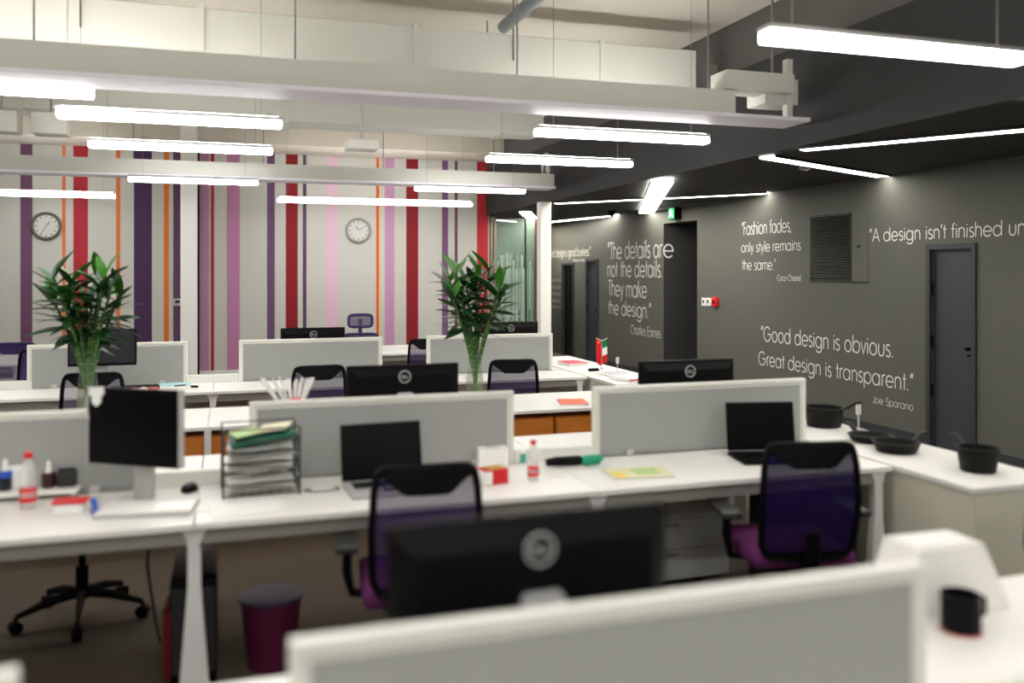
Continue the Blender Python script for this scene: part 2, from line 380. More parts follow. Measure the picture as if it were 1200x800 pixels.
for k, (a, b) in enumerate([(326, 330), (334, 338), (342, 346), (350, 354), (358, 361)]):     # small print too far away to read
    mb = MB(); y0, y1 = YX(644, WX), YX(658, WX); yy = y0
    z0, z1 = ZY(651, b, WX, (y0+y1)/2), ZY(651, a, WX, (y0+y1)/2)
    while yy > y1+.03:
        l = random.uniform(.02, .05); mb.b2(WX-.004, WX-.002, yy-l*.35, yy, z0, z0+(z1-z0)*random.uniform(.6, 1)); yy -= l
    mb.build('text_line', mat('dim_lettering', (150, 150, 146), .7), q, False)

# ------------------------------------------------------------------ fixtures on the dark wall
va, vb = YX(998, WX), YX(950, WX); fb = YX(1017, WX); vt = ZY(974, 251, WX, (va+vb)/2); v0 = ZY(974, 329, WX, (va+vb)/2)
v = thing('air_vent', 'dark louvred ventilation grille set high in the dark wall', 'vent', (WX, (fb+vb)/2, v0)); ox = (fb+vb)/2
M_vent = mat('vent_dark_metal', (40, 40, 40), .6)
MB().b2(-.012, 0, va-ox, va+.015-ox, 0, vt-v0).b2(-.012, 0, vb-.015-ox, vb-ox, 0, vt-v0).b2(-.012, 0, va+.015-ox, vb-.015-ox, 0, .015).b2(-.012, 0, va+.015-ox, vb-.015-ox, vt-v0-.015, vt-v0).build('vent_frame', M_vent, v, False)
MB().b2(-.006, -.001, va+.02-ox, vb-.02-ox, .02, vt-v0-.02).build('backing', mat('vent_black', (12, 12, 12), .9), v, False)
sl = MB().box((0, 0, 0), (.02, vb-va-.032, .010), rot=Matrix.Rotation(R(35), 4, 'Y')).mesh('slat', M_vent, False)
n = 28
for k in range(n): link('slat', sl, v, (-.014, (va+vb)/2-ox, .035+(vt-v0-.07)*k/(n-1)))
pn = MB().b2(-.005, 0, fb-ox, va-.006-ox, 0, vt-v0).build('access_panel', M_dark, v, False)
MB().cyl((-.02, (fb+va)/2-ox, .5*(vt-v0)), (-.01, (fb+va)/2-ox, .5*(vt-v0)), .015).build('latch', M_black, pn)
MB().b2(-.007, 0, fb-.02-ox, vb+.02-ox, -.018, -.002).build('sill', M_vent, v, False)

for k, (a, b, lab) in enumerate([(823, 827.5, 'leftmost of the white wall switches beside the red alarm'), (828.2, 832.5, 'middle one of the white wall switches beside the red alarm'),
                                 (833.5, 836.8, 'narrow white switch plate touching the red alarm point')]):
    y0, y1 = YX(b, WX), YX(a, WX); z1, z0 = ZY(830, 349, WX, y0), ZY(830, 358.5, WX, y0)
    s = thing('wall_switch', lab, 'switch', (WX, (y0+y1)/2, z0), 0, 'wall switches by the alcove')
    MB().box((-.006, 0, (z1-z0)/2), (.012, y1-y0, z1-z0), .003).build('plate', M_white, s)
    if k < 2: MB().box((-.014, 0, (z1-z0)*.55), (.006, .04, .05)).build('rocker', M_char, s)
y0, y1 = YX(842.5, WX), YX(837, WX); z1, z0 = ZY(840, 348.5, WX, y0), ZY(840, 359, WX, y0)
s = thing('fire_alarm_point', 'square red fire alarm call point on the dark wall', 'alarm', (WX, (y0+y1)/2, z0))
MB().box((-.025, 0, (z1-z0)/2), (.05, y1-y0, z1-z0), .006).build('housing', M_red, s); MB().box((-.052, 0, (z1-z0)*.5), (.004, .05, .05)).build('press_plate', M_black, s)

# exit sign (running man) above the alcove
ex = YX(795, WX); ez = ZY(795, 257, WX, ex)
s = thing('exit_sign', 'green lit running man exit sign above the dark alcove', 'sign', (WX, ex, ez))
MB().box((-.06, 0, .09), (.12, .2, .18), .006).build('case', M_black, s)
yg = .095
MB().b2(-.1235, -.1205, -.085, .085, .012, .168).build('lit_face', mat('exit_green', (20, 170, 90), .5, emit=.9), s, False)
mm = MB(); X0 = -.127
def ln(p, q2, r): mm.cyl((X0, p[0], p[1]), (X0, q2[0], q2[1]), r, n=8)
mm.cyl((X0-.002, .012, .143), (X0+.002, .012, .143), .014, n=12)
ln((.008, .125), (-.004, .085), .010); ln((-.004, .085), (.03, .062), .007); ln((.03, .062), (.03, .03), .006); ln((-.004, .085), (-.03, .055), .007); ln((-.03, .055), (-.055, .05), .006)
ln((.008, .12), (.04, .105), .005); ln((.008, .12), (-.03, .11), .005)
mm.build('running_man', mat('exit_pale', (190, 255, 215), .5, emit=1.6), s)
s = thing('smoke_detector', 'small round detector on the dark dropped ceiling', 'detector', (5.2, 7.1, DC)); MB().lathe([(.03, -.045), (.05, -.03), (.06, 0)]).build('housing', mat('grey_detector', (120, 120, 118), .5), s)
s = thing('security_camera', 'small dark dome camera left of the exit sign', 'camera', (6.0, 13.3, DC)); MB().lathe([(.02, -.09), (.06, -.06), (.07, -.02), (.08, 0)]).build('dome', M_black, s); MB().lathe([(.02, -.105), (.03, -.09)]).build('lens_ring', M_silver, s)

# ------------------------------------------------------------------ lights
pend_proto = None
def pendant(Y, X0, X1, z, label, up=True):
    L = X1-X0
    t = thing('pendant_lamp', label, 'lamp', ((X0+X1)/2, Y, z), 0, 'linear pendant lamps')
    MB().b2(-L/2, L/2, -.055, .055, .03, .055, .005).build('housing', M_silver, t)
    MB().b2(-L/2+.005, L/2-.005, -.052, .052, -.02, .03, .01).build('diffuser', M_lamp, t)
    if up: MB().b2(-L/2+.03, L/2-.03, -.035, .035, .0555, .059).build('added_uplight', M_uplight, t, False)  # glow added on top of the lamp to brighten the ceiling
    for s in (-1, 1):
        MB().cyl((s*(L/2-.15), 0, .055), (s*(L/2-.15), 0, CZ-z), .002, n=6).build('suspension_cable', M_chrome, t)
PZ = 2.76
pendant(3.44, 2.3, 3.8, PZ, 'long pendant lamp nearest the camera, upper right over the near desk')
pendant(6.35, XY(627, 6.35), XY(829, 6.35), PZ, 'bright pendant lamp ending beside the dark ceiling, right of centre')
pendant(6.6, XY(66, 6.6), XY(331, 6.6), PZ, 'bright pendant lamp over the left side, second from the top')
pendant(6.08, -2.7, XY(110, 6.08), PZ+.05, 'pendant lamp cut off by the left edge, highest on the left')
pendant(8.1, XY(103, 8.1), XY(320, 8.1), PZ, 'pendant lamp over the left side, third from the top')
pendant(8.0, XY(570, 8.0), XY(740, 8.0), PZ, 'pendant lamp above the slim white column')
pendant(10.6, XY(150, 10.6), XY(303, 10.6), PZ-.04, 'pendant lamp below the far cable tray at left', False)
pendant(10.6, XY(486, 10.6), XY(615, 10.6), PZ-.05, 'pendant lamp just below the far cable tray, right of centre', False)
pendant(13.6, XY(325, 13.6), XY(553, 13.6), PZ, 'long low pendant lamp in front of the striped wall, centre')
pendant(13.6, -3.2, XY(135, 13.6), PZ, 'low pendant lamp above the left wall clock')
pendant(3.1, -.9, .6, PZ, 'pendant lamp above the frame over the near desk')
pendant(3.44, -3.6, -2.1, PZ, 'pendant lamp outside the frame to the left of the near desk')
for Y in (.9, -1.6):  # unseen rows of lamps added behind the camera for fill light
    for x in (-3, -.4, 2.2): pendant(Y, x, x+1.5, PZ, 'added fill lamp behind the camera, %s row, %s' % ('nearer' if Y > 0 else 'farther', {-3: 'left one', -.4: 'middle one', 2.2: 'right one'}[x]))
pendant(9.6, -4.6, -3.1, PZ, 'pendant lamp outside the frame to the far left')

def strip(a, b, wd, label, dz=0):
    a = Vector(a); b = Vector(b); d = b-a
    t = thing('strip_light', label, 'lamp', ((a.x+b.x)/2, (a.y+b.y)/2, DC-dz), math.atan2(d.y, d.x), 'strip lights in the dark ceiling')
    L = d.length
    MB().b2(-L/2, L/2, -wd/2, wd/2, -.02, -.004).build('diffuser', M_strip, t, False)
    MB().b2(-L/2-.01, L/2+.01, -wd/2-.012, -wd/2, -.024, 0).b2(-L/2-.01, L/2+.01, wd/2, wd/2+.012, -.024, 0).build('trim_frame', M_char, t, False)
strip((4.47, 11.9), (6.45, 9.55), .15, 'thin strip light reaching the wall left of the style quote')
strip((4.4, 8.45), (6.45, 12.95), .24, 'wide bright strip light pointing at the alcove', .03)
strip((4.42, 6.55), (6.45, 7.5), .15, 'strip light ending above the wall vent')
strip((4.4, 6.05), (6.4, 2.9), .15, 'strip light running off the right edge of the frame')
strip((4.4, 3.9), (6.4, 2.0), .15, 'strip light glimpsed at the upper right edge')
strip((4.7, 13.9), (6.2, 17.4), .2, 'far strip light behind the slim white column')
strip((6.45, 14.1), (5.75, 17.9), .16, 'far strip light above the small far quote')
strip((4.5, 0.4), (6.3, -1.6), .15, 'strip light over the aisle behind the camera')
strip((4.75, 15.9), (5.4, 16.5), .12, 'strip light inside the glazed meeting room')

# ------------------------------------------------------------------ overhead services
def tray(Y, z, h, dpt, x0, x1, xl, label):
    t = thing('cable_trunking', label, 'trunking', (0, Y, z), 0, 'white cable trunkings')
    MB().b2(x0, x1, -dpt/2, dpt/2, .03, h).build('channel', M_duct, t, False)
    MB().b2(x0, xl, -dpt/2-.03, dpt/2+.02, 0, .028).build('lip', M_lip, t, False)
    MB().b2(xl-.1, xl-.05, -.03, .03, .028, h+.3).build('end_post', M_duct, t, False)
    MB().b2(x1-.05, xl-.1, -.12, .12, h+.02, h+.16).build('end_box', M_duct, t, False)
    x = x0+.6
    while x < x1:
        MB().cyl((x, 0, h), (x, 0, CZ-z), .006, n=6).build('hanger', M_chrome, t); x += 1.5
M_lip = mat('lit_trunking_lip', (240, 236, 246), .5)  # lighter than the channel: the lit underside is put into its colour
tray(5.8, 2.83, .2, .3, -6.2, XY(862, 5.65), XY(950, 5.62), 'long white cable trunking across the upper frame, the nearer one')
tray(11.4, 2.83, .2, .3, -6.2, XY(648, 11.3), XY(652, 11.2), 'long white cable trunking in front of the striped wall, the farther one')
t = thing('air_duct', 'big rectangular white air duct across the ceiling', 'duct', (0, 7.2, 3.22))
MB().b2(-6.2, 3.9, -.35, .35, 0, .42, .01).build('duct_body', M_duct, t, False)
for x in (-5, -3.4, -1.8, -.2, 1.4, 3.0): MB().b2(x-.02, x+.02, -.37, .37, -.02, .44).build('flange', M_duct, t, False)
MB().b2(3.9, 4.2, -.2, .2, .05, .35).build('end_damper', mat('grey_damper', (120, 120, 116), .6), t, False)
for x in (-4.2, -1, 2.2): MB().cyl((x, -.38, .2), (x, -.38, .73), .008, n=6).cyl((x, .38, .2), (x, .38, .73), .008, n=6).build('hanger', M_chrome, t)
t = thing('air_duct', 'slimmer white air duct farther back near the striped wall', 'duct', (0, 10.2, 3.35))
MB().b2(-6.2, 3.6, -.25, .25, 0, .32, .01).build('duct_body', M_duct, t, False)
for x in (-4.6, -2, .6, 3.1): MB().b2(x-.02, x+.02, -.27, .27, -.02, .34).build('flange', M_duct, t, False)
for x in (-4.2, -1, 2.2): MB().cyl((x, -.2, .3), (x, -.2, .6), .008, n=6).build('hanger', M_chrome, t)
t = thing('ceiling_pipe', 'grey service pipe crossing high over the near desks', 'pipe', (2.05, 0, 3.62))
MB().cyl((0, 2, 0), (0, 6.6, 0), .05).build('pipe', mat('grey_pipe', (120, 128, 130), .5), t)
for y in (3, 5.4): MB().cyl((0, y, .05), (0, y, .33), .008, n=6).build('hanger', M_chrome, t)
t = thing('ceiling_beam', 'deep white structural beam crossing the top of the frame', 'beam', (0, 8.9, 3.6)); MB().b2(XL, EX, -.2, .2, 0, .35).build('beam', M_ceil, t, False)
t = thing('projector', 'small white projector hanging before the striped wall', 'projector', (XY(424, 9), 9, 2.98))
MB().box((0, 0, 0), (.32, .26, .1), .02).build('body', M_white, t); MB().cyl((0, 0, .05), (0, 0, .62), .015).build('mount', M_silver, t); MB().cyl((.06, .13, 0), (.06, .15, 0), .035).build('lens', M_black, t)
for px, Y, lab in ((2, 9.2, 'white ceiling speaker box at the far left behind the lamps'), (60, 9.2, 'white ceiling junction box hung high at left'), (905, 5.9, 'white boxy air terminal at the end of the near trunking')):
    t = thing('ceiling_box', lab, 'box', (XY(px, Y), Y, 2.98), 0, 'white boxes hung from the ceiling')
    MB().box((0, 0, .1), (.3, .25, .2), .01).build('case', M_duct, t); MB().cyl((0, 0, .2), (0, 0, CZ-2.98), .01, n=8).build('hanger', M_chrome, t)

t = thing('ceiling_beam', 'white soffit beam along the top of the striped wall', 'beam', (0, 14.45, 3.64)); MB().b2(XL, EX, -.54, .54, 0, .31).build('beam', M_ceil, t, False)
# ------------------------------------------------------------------ clocks
def clock(px, py, lab, rimm, h, mi):
    X = XY(px, WY); z = ZY(px, py, X, WY); r = .215
    t = thing('wall_clock', lab, 'clock', (X, WY, z))
    MB().cyl((0, 0, 0), (0, -.05, 0), r-.01, n=40).build('case', rimm, t)
    o = MB().tube([(r*.9*math.cos(2*math.pi*k/40), -.05, r*.9*math.sin(2*math.pi*k/40)) for k in range(40)], .024, n=10, closed=True).build('rim', rimm, t)
    MB().cyl((0, -.052, 0), (0, -.055, 0), r-.045, n=40).build('face', mat('clock_face', (206, 206, 200), .4), t)
    for k in range(12):
        a = 2*math.pi*k/12; MB().box((.145*math.sin(a), -.057, .145*math.cos(a)), (.012, .003, .03), rot=Matrix.Rotation(a, 4, 'Y')).build('hour_mark', M_char, t)
    for a, l, w_ in ((h, .08, .012), (mi, .13, .008)):
        a = R(a); MB().box((l/2*math.sin(a), -.06, l/2*math.cos(a)), (w_, .003, l), rot=Matrix.Rotation(a, 4, 'Y')).build('hand', M_char, t)
clock(55, 265, 'dark rimmed round wall clock above the left bamboo', mat('olive_grey_rim', (96, 98, 88), .4, metal=.3), 35, 210)
clock(419.5, 270, 'silver rimmed round wall clock between the pink and orange stripes', mat('silver_rim', (160, 158, 148), .4, metal=.3), 330, 60)
t = thing('wall_thermostat', 'small pale thermostat plate on the purple stripe', 'thermostat', (XY(208, WY), WY-.006, ZY(208, 354, XY(208, WY), WY)))
MB().box((0, -.012, 0), (.12, .024, .11), .004).build('plate', M_silver, t); MB().box((0, -.026, .01), (.07, .003, .05)).build('display', M_char, t)

# ------------------------------------------------------------------ benches
def bench(lab, yf, yc, yb, x0, legs, joints, gaps, feet=True):
    """yf/yb front and back edge, yc centre line"""
    t = thing('bench_desk', lab, 'desk', (0, yc, 0), 0, 'white double bench desks')
    js = [x0]+joints; T = .74
    for a, b in zip(js, js[1:]):
        MB().b2(a+.002, b-.002, yf-yc, -.03, T-.025, T, .003).build('worktop', M_white, t, False)
        MB().b2(a+.002, b-.002, .03, yb-yc, T-.025, T, .003).build('worktop', M_white, t, False)
    e = js[-1]
    MB().b2(x0, e-.01, yf-yc+.03, yf-yc+.07, T-.085, T-.027).build('beam', M_beam, t, False)
    MB().b2(x0, e-.01, yb-yc-.07, yb-yc-.03, T-.085, T-.027).build('beam', M_beam, t, False)
    MB().b2(x0, e-.02, -.15, .15, T-.19, T-.17).b2(x0, e-.02, -.15, -.14, T-.17, T-.1).b2(x0, e-.02, .14, .15, T-.17, T-.1).build('cable_tray', M_edge, t, False)
    for (a, b) in gaps: MB().b2(a, b, -.02, .02, T-.02, T+.065, .002).build('upstand', M_frame, t, False)
    for lx in legs:
        for s, ye in ((-1, yf-yc), (1, yb-yc)):
            y = ye - s*.05*-1 if False else ye - s*.04
            # blade leg: narrow under the beam, flaring to the floor, with a rounded shoulder
            pts = [(-.05, T-.027), (-.036, T-.045), (-.027, T-.065), (-.024, T-.09), (-.024, T-.25), (-.062, 0), (.062, 0), (.024, T-.25), (.024, T-.09), (.027, T-.065), (.036, T-.045), (.05, T-.027)]
            MB().prism([(lx+a, b) for a, b in pts], 'y', y-.02, y+.02).build('leg', M_legw, t, False)
        MB().b2(lx-.02, lx+.02, yf-yc+.07, yb-yc-.07, T-.11, T-.07).build('cross_rail', M_legw, t, False)
    return t
bench('white bench desk with laptops and tray, middle of the photo', 3.55, 4.21, 4.87, -3.45, [-1.79, -.13, 1.545, 3.045], [-1.79, -.13, 1.545, 3.11], [(-.36, .08), (1.36, 1.785)])
bench('white bench desk behind the bamboo vases', 7.43, 8.05, 8.7, -3.5, [-1.79, -.13, 1.545, 3.045], [-1.79, -.13, 1.545, 3.11], [(-.33, .07), (1.3, 1.69), (-2.0, -1.54)])
bench('nearest white bench desk, cut by the bottom edge', .86, 1.515, 2.16, -2.0, [-.13, 1.545, 3.045], [-.13, 1.545, 3.11], [(-.29, .09), (1.4, 1.8)])
bench('farthest white bench desk, beyond the headrest chair', 10.2, 10.8, 11.4, .5, [.56, 1.545, 2.9], [1.545, 2.95], [])
bench('farthest white bench desk at the left frame edge', 10.2, 10.8, 11.4, -5.4, [-3.6, -2.1], [-3.7, -2.03], [])

def panel(x0, x1, y, lab, top=1.10):
    t = thing('partition_panel', lab, 'partition', ((x0+x1)/2, y, .74), 0, 'grey desk partitions'); h = (x1-x0)/2; z1 = top-.74; f = .022
    MB().b2(-h+f+.006, h-f-.006, -.012, .012, 0, z1-f-.006).build('fabric_board', M_fabric, t, False)
    MB().b2(-h, -h+f, -.018, .018, -.12, z1, .003).b2(h-f, h, -.018, .018, -.12, z1, .003).b2(-h+f, h-f, -.018, .018, z1-f, z1, .003).build('outer_frame', M_frame, t, False)
    MB().b2(-h+f+.003, -h+f+.012, -.015, .015, 0, z1-f-.003).b2(h-f-.012, h-f-.003, -.015, .015, 0, z1-f-.003).b2(-h+f+.012, h-f-.012, -.015, .015, z1-f-.012, z1-f-.003).build('inner_bead', M_frame, t, False)
    for s in (-1, 1): MB().b2(s*(h-.2)-.02, s*(h-.2)+.02, -.03, .03, -.03, .03).build('clamp', M_silver, t, False)
    return t
panel(-1.62, -.36, 4.215, 'grey partition at left edge behind the small square monitor')
panel(XY(292, 4.215), XY(601, 4.215), 4.215, 'grey partition behind the wire paper tray and open laptop')
panel(XY(694.5, 4.215), XY(942, 4.215), 4.215, 'grey partition left of the saucepan, behind the right laptop')
panel(XY(32, 8.05), XY(220, 8.05), 8.05, 'far grey partition behind the left bamboo vase')
panel(XY(280, 8.05), XY(447.5, 8.05), 8.05, 'far grey partition in the centre, left of the headrest chair')
panel(XY(500, 8.05), XY(647, 8.05), 8.05, 'far grey partition behind the right bamboo vase')
panel(.095, 1.40, 1.515, 'large blurred grey partition nearest the camera', 1.082)
panel(-1.6, -.31, 1.515, 'grey partition corner at the bottom left of the frame', 1.09)

# middle table and wooden pedestals
t = thing('long_table', 'long white table between the two benches carrying the bamboo vases', 'table', (0, 6.14, 0))
for a, b in ((-3.4, -1.79), (-1.79, -.13), (-.13, 1.545), (1.545, 2.85)): MB().b2(a+.002, b-.002, -.4, .4, .718, .74, .002).build('tabletop', M_white, t, False)
for lx in (-1.79, -.13, 1.545, 2.8):
    for y in (-.38, .35): MB().b2(lx-.02, lx+.02, y-.018, y+.018, 0, .718).build('leg', M_legw, t, False)
MB().b2(-3.4, 2.8, .33, .36, .66, .718).build('beam', M_beam, t, False)
labs = ['orange wood cabinet under the long table, right of the small gap chair', 'orange wood cabinet seen between the two middle partitions', 'orange wood cabinet hidden behind the laptop partition', 'orange wood cabinet seen left of the wire paper tray', 'orange wood cabinet behind the small square monitor']
for k in range(5):
    x0 = 2.18-.83*k
    if k == 0: x0, x1 = 2.185, 2.72
    else: x1 = x0+.825
    if k == 1: x0 = 1.355
    c = thing('wooden_cabinet', labs[k], 'cabinet', ((x0+x1)/2, 6.02, 0), 0, 'orange wooden cabinets'); h = (x1-x0)/2-.003
    MB().b2(-h, h, -.2, .25, .03, .675).build('body', M_wood, c, False)
    MB().b2(-h+.004, h-.004, -.22, -.2, .345, .67, .002).build('drawer', M_wood, c, False)
    MB().b2(-h+.004, h-.004, -.22, -.2, .04, .34, .002).build('drawer', M_wood, c, False)
    MB().b2(-h+.03, h-.03, -.18, .22, 0, .03).build('plinth', M_black, c, False)

# side cabinets
def cabinet(lab, y0, y1, doors):
    c = thing('side_cabinet', lab, 'cabinet', (3.4, (y0+y1)/2, 0), 0, 'cream side cabinets'); h = (y1-y0)/2
    MB().b2(-.262, .262, -h+.008, h-.008, .04, .713).build('body', M_cabin, c, False)
    MB().b2(-.272, .272, -h, h, .715, .742, .003).build('top', M_white, c, False)
    MB().b2(-.24, .24, -h+.03, h-.03, 0, .04).build('plinth', M_char, c, False)
    n = doors
    for k in range(n):
        a = -h+.01+(2*h-.02)*k/n; b = -h+.01+(2*h-.02)*(k+1)/n
        d = MB().b2(.262, .28, a+.002, b-.002, .045, .71, .002).build('door', M_cabin, c, False)
        MB().b2(.28, .3, b-.05, b-.035, .45, .6).build('handle', M_chrome, d, False)
cabinet('cream cabinet at the right end of the middle bench, under the pans', 3.07, 5.25, 5)
cabinet('cream cabinet at the end of the far bench, under the two small flags', 6.83, 9.3, 5)

# ------------------------------------------------------------------ monitors
def monitor(lab, x, y, rz=0, w_=.61, h=.355, top=1.2, style='back', tilt=0, z0=.74):
    t = thing('monitor', lab, 'monitor', (x, y, z0), rz, 'desktop monitors')
    T = top-z0; zc = T-h/2; tl = Matrix.Translation((0, 0, zc)) @ Matrix.Rotation(R(tilt), 4, 'X') @ Matrix.Translation((0, 0, -zc))
    def fin(mb): bmesh.ops.transform(mb.bm, matrix=tl, verts=mb.bm.verts[:]); return mb
    hb = MB(); hb.box((0, .012, zc), (w_, .024, h), .006)
    # tapered back bulge
    a, b = w_/2-.006, h/2-.006; a2, b2 = w_/2-.05, h/2-.055
    vs_ = []
    for (aa, bb, yy) in ((a, b, 0.002), (a*.985, b*.93, -.014), (a2, b2, -.035)):
        vs_.append([hb.bm.verts.new((sx*aa, yy, zc+sz*bb-(0 if yy else 0))) for sx, sz in ((-1, -1), (1, -1), (1, 1), (-1, 1))])
    for A, B in zip(vs_, vs_[1:]):
        for k in range(4): hb.bm.faces.new((A[k], A[(k+1) % 4], B[(k+1) % 4], B[k]))
    hb.bm.faces.new(vs_[-1])
    hs = fin(hb).build('housing', M_black, t, False)
    scrm = M_scrgrey if style == 'grey' else M_blackg
    fin(MB().b2(-w_/2+.014, w_/2-.014, .0235, .0255, T-h+.02, T-.014)).build('screen', scrm, t, False)
    if style == 'silver':
        for s_ in (-1, 1): fin(MB().b2(s_*(w_/2-.001), s_*(w_/2+.004), -.01, .022, T-h, T)).build('side_rim', M_silver, t, False)
    # round maker's badge on the back
    zl = T-.062; yl = -.0345; lr = .031
    bd = fin(MB().tube([(lr*math.cos(2*math.pi*k/32), yl, zl+lr*math.sin(2*math.pi*k/32)) for k in range(32)], .0028, n=6, closed=True)).build('badge_ring', M_silver, t)
    lt = MB(); s_ = .044/twidth('DELL', 1); 
    text_ribbons(lt, 'DELL', s_, s_*.95, lambda aa, bb: (-.022+aa, yl-.002, zl-.0085+bb), 11, 1); fin(lt).build('badge_letters', M_silver, t, False)
    bk = MB().cyl((0, yl+.001, zl), (0, yl+.0035, zl), lr, n=32); fin(bk).build('badge_plate', M_black, t)
    nk = MB().prism([(-.044, 0.01), (.044, .01), (.044, T-.155), (.036, T-.145), (-.036, T-.145), (-.044, T-.155)], 'y', -.062, -.04); nk.build('stand_neck', M_silver, t)
    MB().b2(-.03, .03, -.05, -.028, zc-.03, zc+.03).build('mount_block', M_char, t, False)
    MB().box((0, .0, .007), (.24, .18, .014), .006).build('stand_base', M_silver, t)
    return t
monitor('black monitor back with round badge behind the central partition', .89, 4.68)
monitor('black monitor back with round badge above the right partition', XY(805.5, 4.52), 4.52, top=1.19)
monitor('large blurred black monitor back nearest the camera', (XY(450, 1.71)+XY(785, 1.71))/2, 1.71, R(1))
monitor('far monitor back above the centre far partition', XY(367, 8.55), 8.55, w_=.6, top=1.165)
monitor('far monitor back behind the right bamboo vase', XY(598, 8.55), 8.55, w_=.6, top=1.185)
monitor('slate grey monitor turned to us before the left far partition', XY(120.5, 7.62), 7.62, math.pi, w_=.5, h=.29, top=1.245, style='grey')
mo = monitor('small squarish black screen with silver edge on the left desk', -.364, 3.887, math.pi+math.atan2(3.766-4.008, .361), w_=.435, h=.315, top=1.225, style='silver')

# white paper tag hanging on that monitor's corner
t = thing('paper_tag', 'white paper tag hooked on the corner of the left screen', 'tag', (XY(113, 3.94), 3.94, 1.175))
MB().prism([(-.028, .02), (-.028, .052), (.028, .052), (.028, .02), (.018, .018), (.018, -.01), (.0, -.028), (-.018, -.01), (-.018, .018)], 'y', -.001, .001).build('card', M_paper, t, False)
MB().tube([(-.03, 0, .03), (-.04, 0, -.03), (-.028, 0, -.08)], .0016).tube([(.02, 0, .03), (.06, .01, .035), (.09, .02, .02)], .0016).build('string', M_paper, t)

# ------------------------------------------------------------------ chairs
def chair(lab, x, y, rz, mesh=None, frame=None, pad=None, seat=None, headrest=False, arms=True, w_=.41, top=.97):
    mesh = mesh or M_purple; frame = frame or M_black; pad = pad or M_black; seat = seat or M_mag
    t = thing('office_chair', lab, 'chair', (x, y, 0), rz, 'mesh office chairs')
    for k in range(5):
        a = 2*math.pi*k/5+.3; dx, dy = math.cos(a), math.sin(a)
        l = MB().tube([(0.02*dx, 0.02*dy, .13), (.15*dx, .15*dy, .115), (.29*dx, .29*dy, .075)], [.026, .022, .014], flat=.8).build('base_leg', M_black, t)
        MB().cyl((.29*dx-dy*.022, .29*dy+dx*.022, .03), (.29*dx+dy*.022, .29*dy-dx*.022, .03), .03, n=14).cyl((.29*dx, .29*dy, .03), (.29*dx, .29*dy, .075), .008, n=8).build('caster', M_black, l)
    MB().cyl((0, 0, .1), (0, 0, .26), .03).cyl((0, 0, .26), (0, 0, .4), .016).build('gas_column', M_black, t)
    MB().box((0, 0, .4), (.3, .26, .035), .012).build('seat_plate', M_black, t)
    sb = MB()
    sb.box((0, .02, .455), (.47, .46, .08), .035, seg=3); sb.build('seat', seat, t)
    # back: y = depth behind seat, leaning
    def bp(u, v):     # u -1..1, v 0..1 -> local point
        z = .47+(top-.47)*v; hw = w_/2*(.93+.07*math.sin(math.pi*min(1, v*1.1)))*(1 if v > .1 else .97)
        return Vector((u*hw, -.235-.05*v+.035*math.sin(math.pi*v)*-1+ .03*(u*u), z))
    out = []
    rc = .12
    def per(n=56):
        P = []
        for i in range(n):
            a = 2*math.pi*i/n; c, s_ = math.cos(a), math.sin(a); e = 2/9
            u = math.copysign(abs(c)**e, c); v = .5+.5*math.copysign(abs(s_)**e, s_); P.append(bp(u, v))
        return P
    MB().tube(per(), .016, n=8, closed=True, flat=.9).build('back_frame', frame, t)
    MB().grid(lambda a, b: bp((a*2-1)*.97, .02+b*.96), 10, 12).build('mesh_back', mesh, t)
    # top pad with curved lower edge
    def padpt(a, b, off):
        u = a*2-1; lo = .80+.12*min(1, max(0, (abs(u)-.45)/.4)); lo = lo if abs(u) < .9 else .93
        v = lo+(.99-lo)*b; p = bp(u*.96, v); p.y += off; return p
    pb = MB(); pb.grid(lambda a, b: padpt(a, b, -.012), 20, 4); pb.grid(lambda a, b: padpt(a, b, .012), 20, 4)
    pb.build('top_pad', pad, t)
    lb = MB(); lb.grid(lambda a, b: bp((a*2-1)*.96, .0+b*.07)+Vector((0, -.012, 0)), 10, 2); lb.grid(lambda a, b: bp((a*2-1)*.96, b*.07)+Vector((0, .012, 0)), 10, 2)
    lb.build('lower_band', frame, t)
    MB().tube([(0, -.05, .4), (0, -.2, .4), (0, -.275, .45), (0, -.3, .6)], [.03, .028, .025, .018], flat=1.5).build('back_spine', frame, t)
    if arms:
        for s_ in (-1, 1):
            ar = MB().tube([(s_*.14, -.02, .41), (s_*.27, -.02, .43), (s_*.29, -.03, .52), (s_*.285, -.03, .615)], [.016, .018, .02, .018], flat=1.4).build('arm_post', M_black, t)
            MB().box((s_*.29, .0, .63), (.09, .27, .03), .012).build('arm_pad', M_char, ar)
    if headrest:
        hz = top+.14
        hp = [(.125*math.copysign(abs(math.cos(q_))**.4, math.cos(q_)), -.29, hz+.065*math.copysign(abs(math.sin(q_))**.4, math.sin(q_))) for q_ in [2*math.pi*i/32 for i in range(32)]]
        hr = MB().tube(hp, .016, closed=True).build('headrest_frame', frame, t)
        MB().box((0, -.29, hz), (.22, .004, .11)).build('headrest_mesh', M_lilac, hr, False)
        MB().b2(-.02, .02, -.315, -.295, top-.04, hz+.02).build('headrest_stem', frame, t)
        MB().b2(-.02, .02, -.3, -.28, .6, top).build('back_spine_upper', frame, t)
    return t
PI = math.pi
chair('black and purple mesh chair at the centre laptop', .73, 3.50, R(-6), arms=True)
chair('dark purple mesh chair at the right laptop, turned left', 2.41, 3.42, R(-14), mesh=M_purple2, w_=.42)
chair('chair facing us behind the left partition, only its base showing below the desk', -.69, 4.75, PI+R(5), top=.93, arms=False)
chair('purple mesh chair glimpsed in the gap left of the right partition', 2.52, 5.15, PI-R(12), mesh=M_purple2, frame=M_ppl, pad=M_ppl, top=.88)
chair('chair at the right frame edge beside the cream cabinet', 3.03, 2.30, PI-R(20), mesh=M_purple2, frame=M_ppl, pad=M_ppl, top=.84, arms=False)
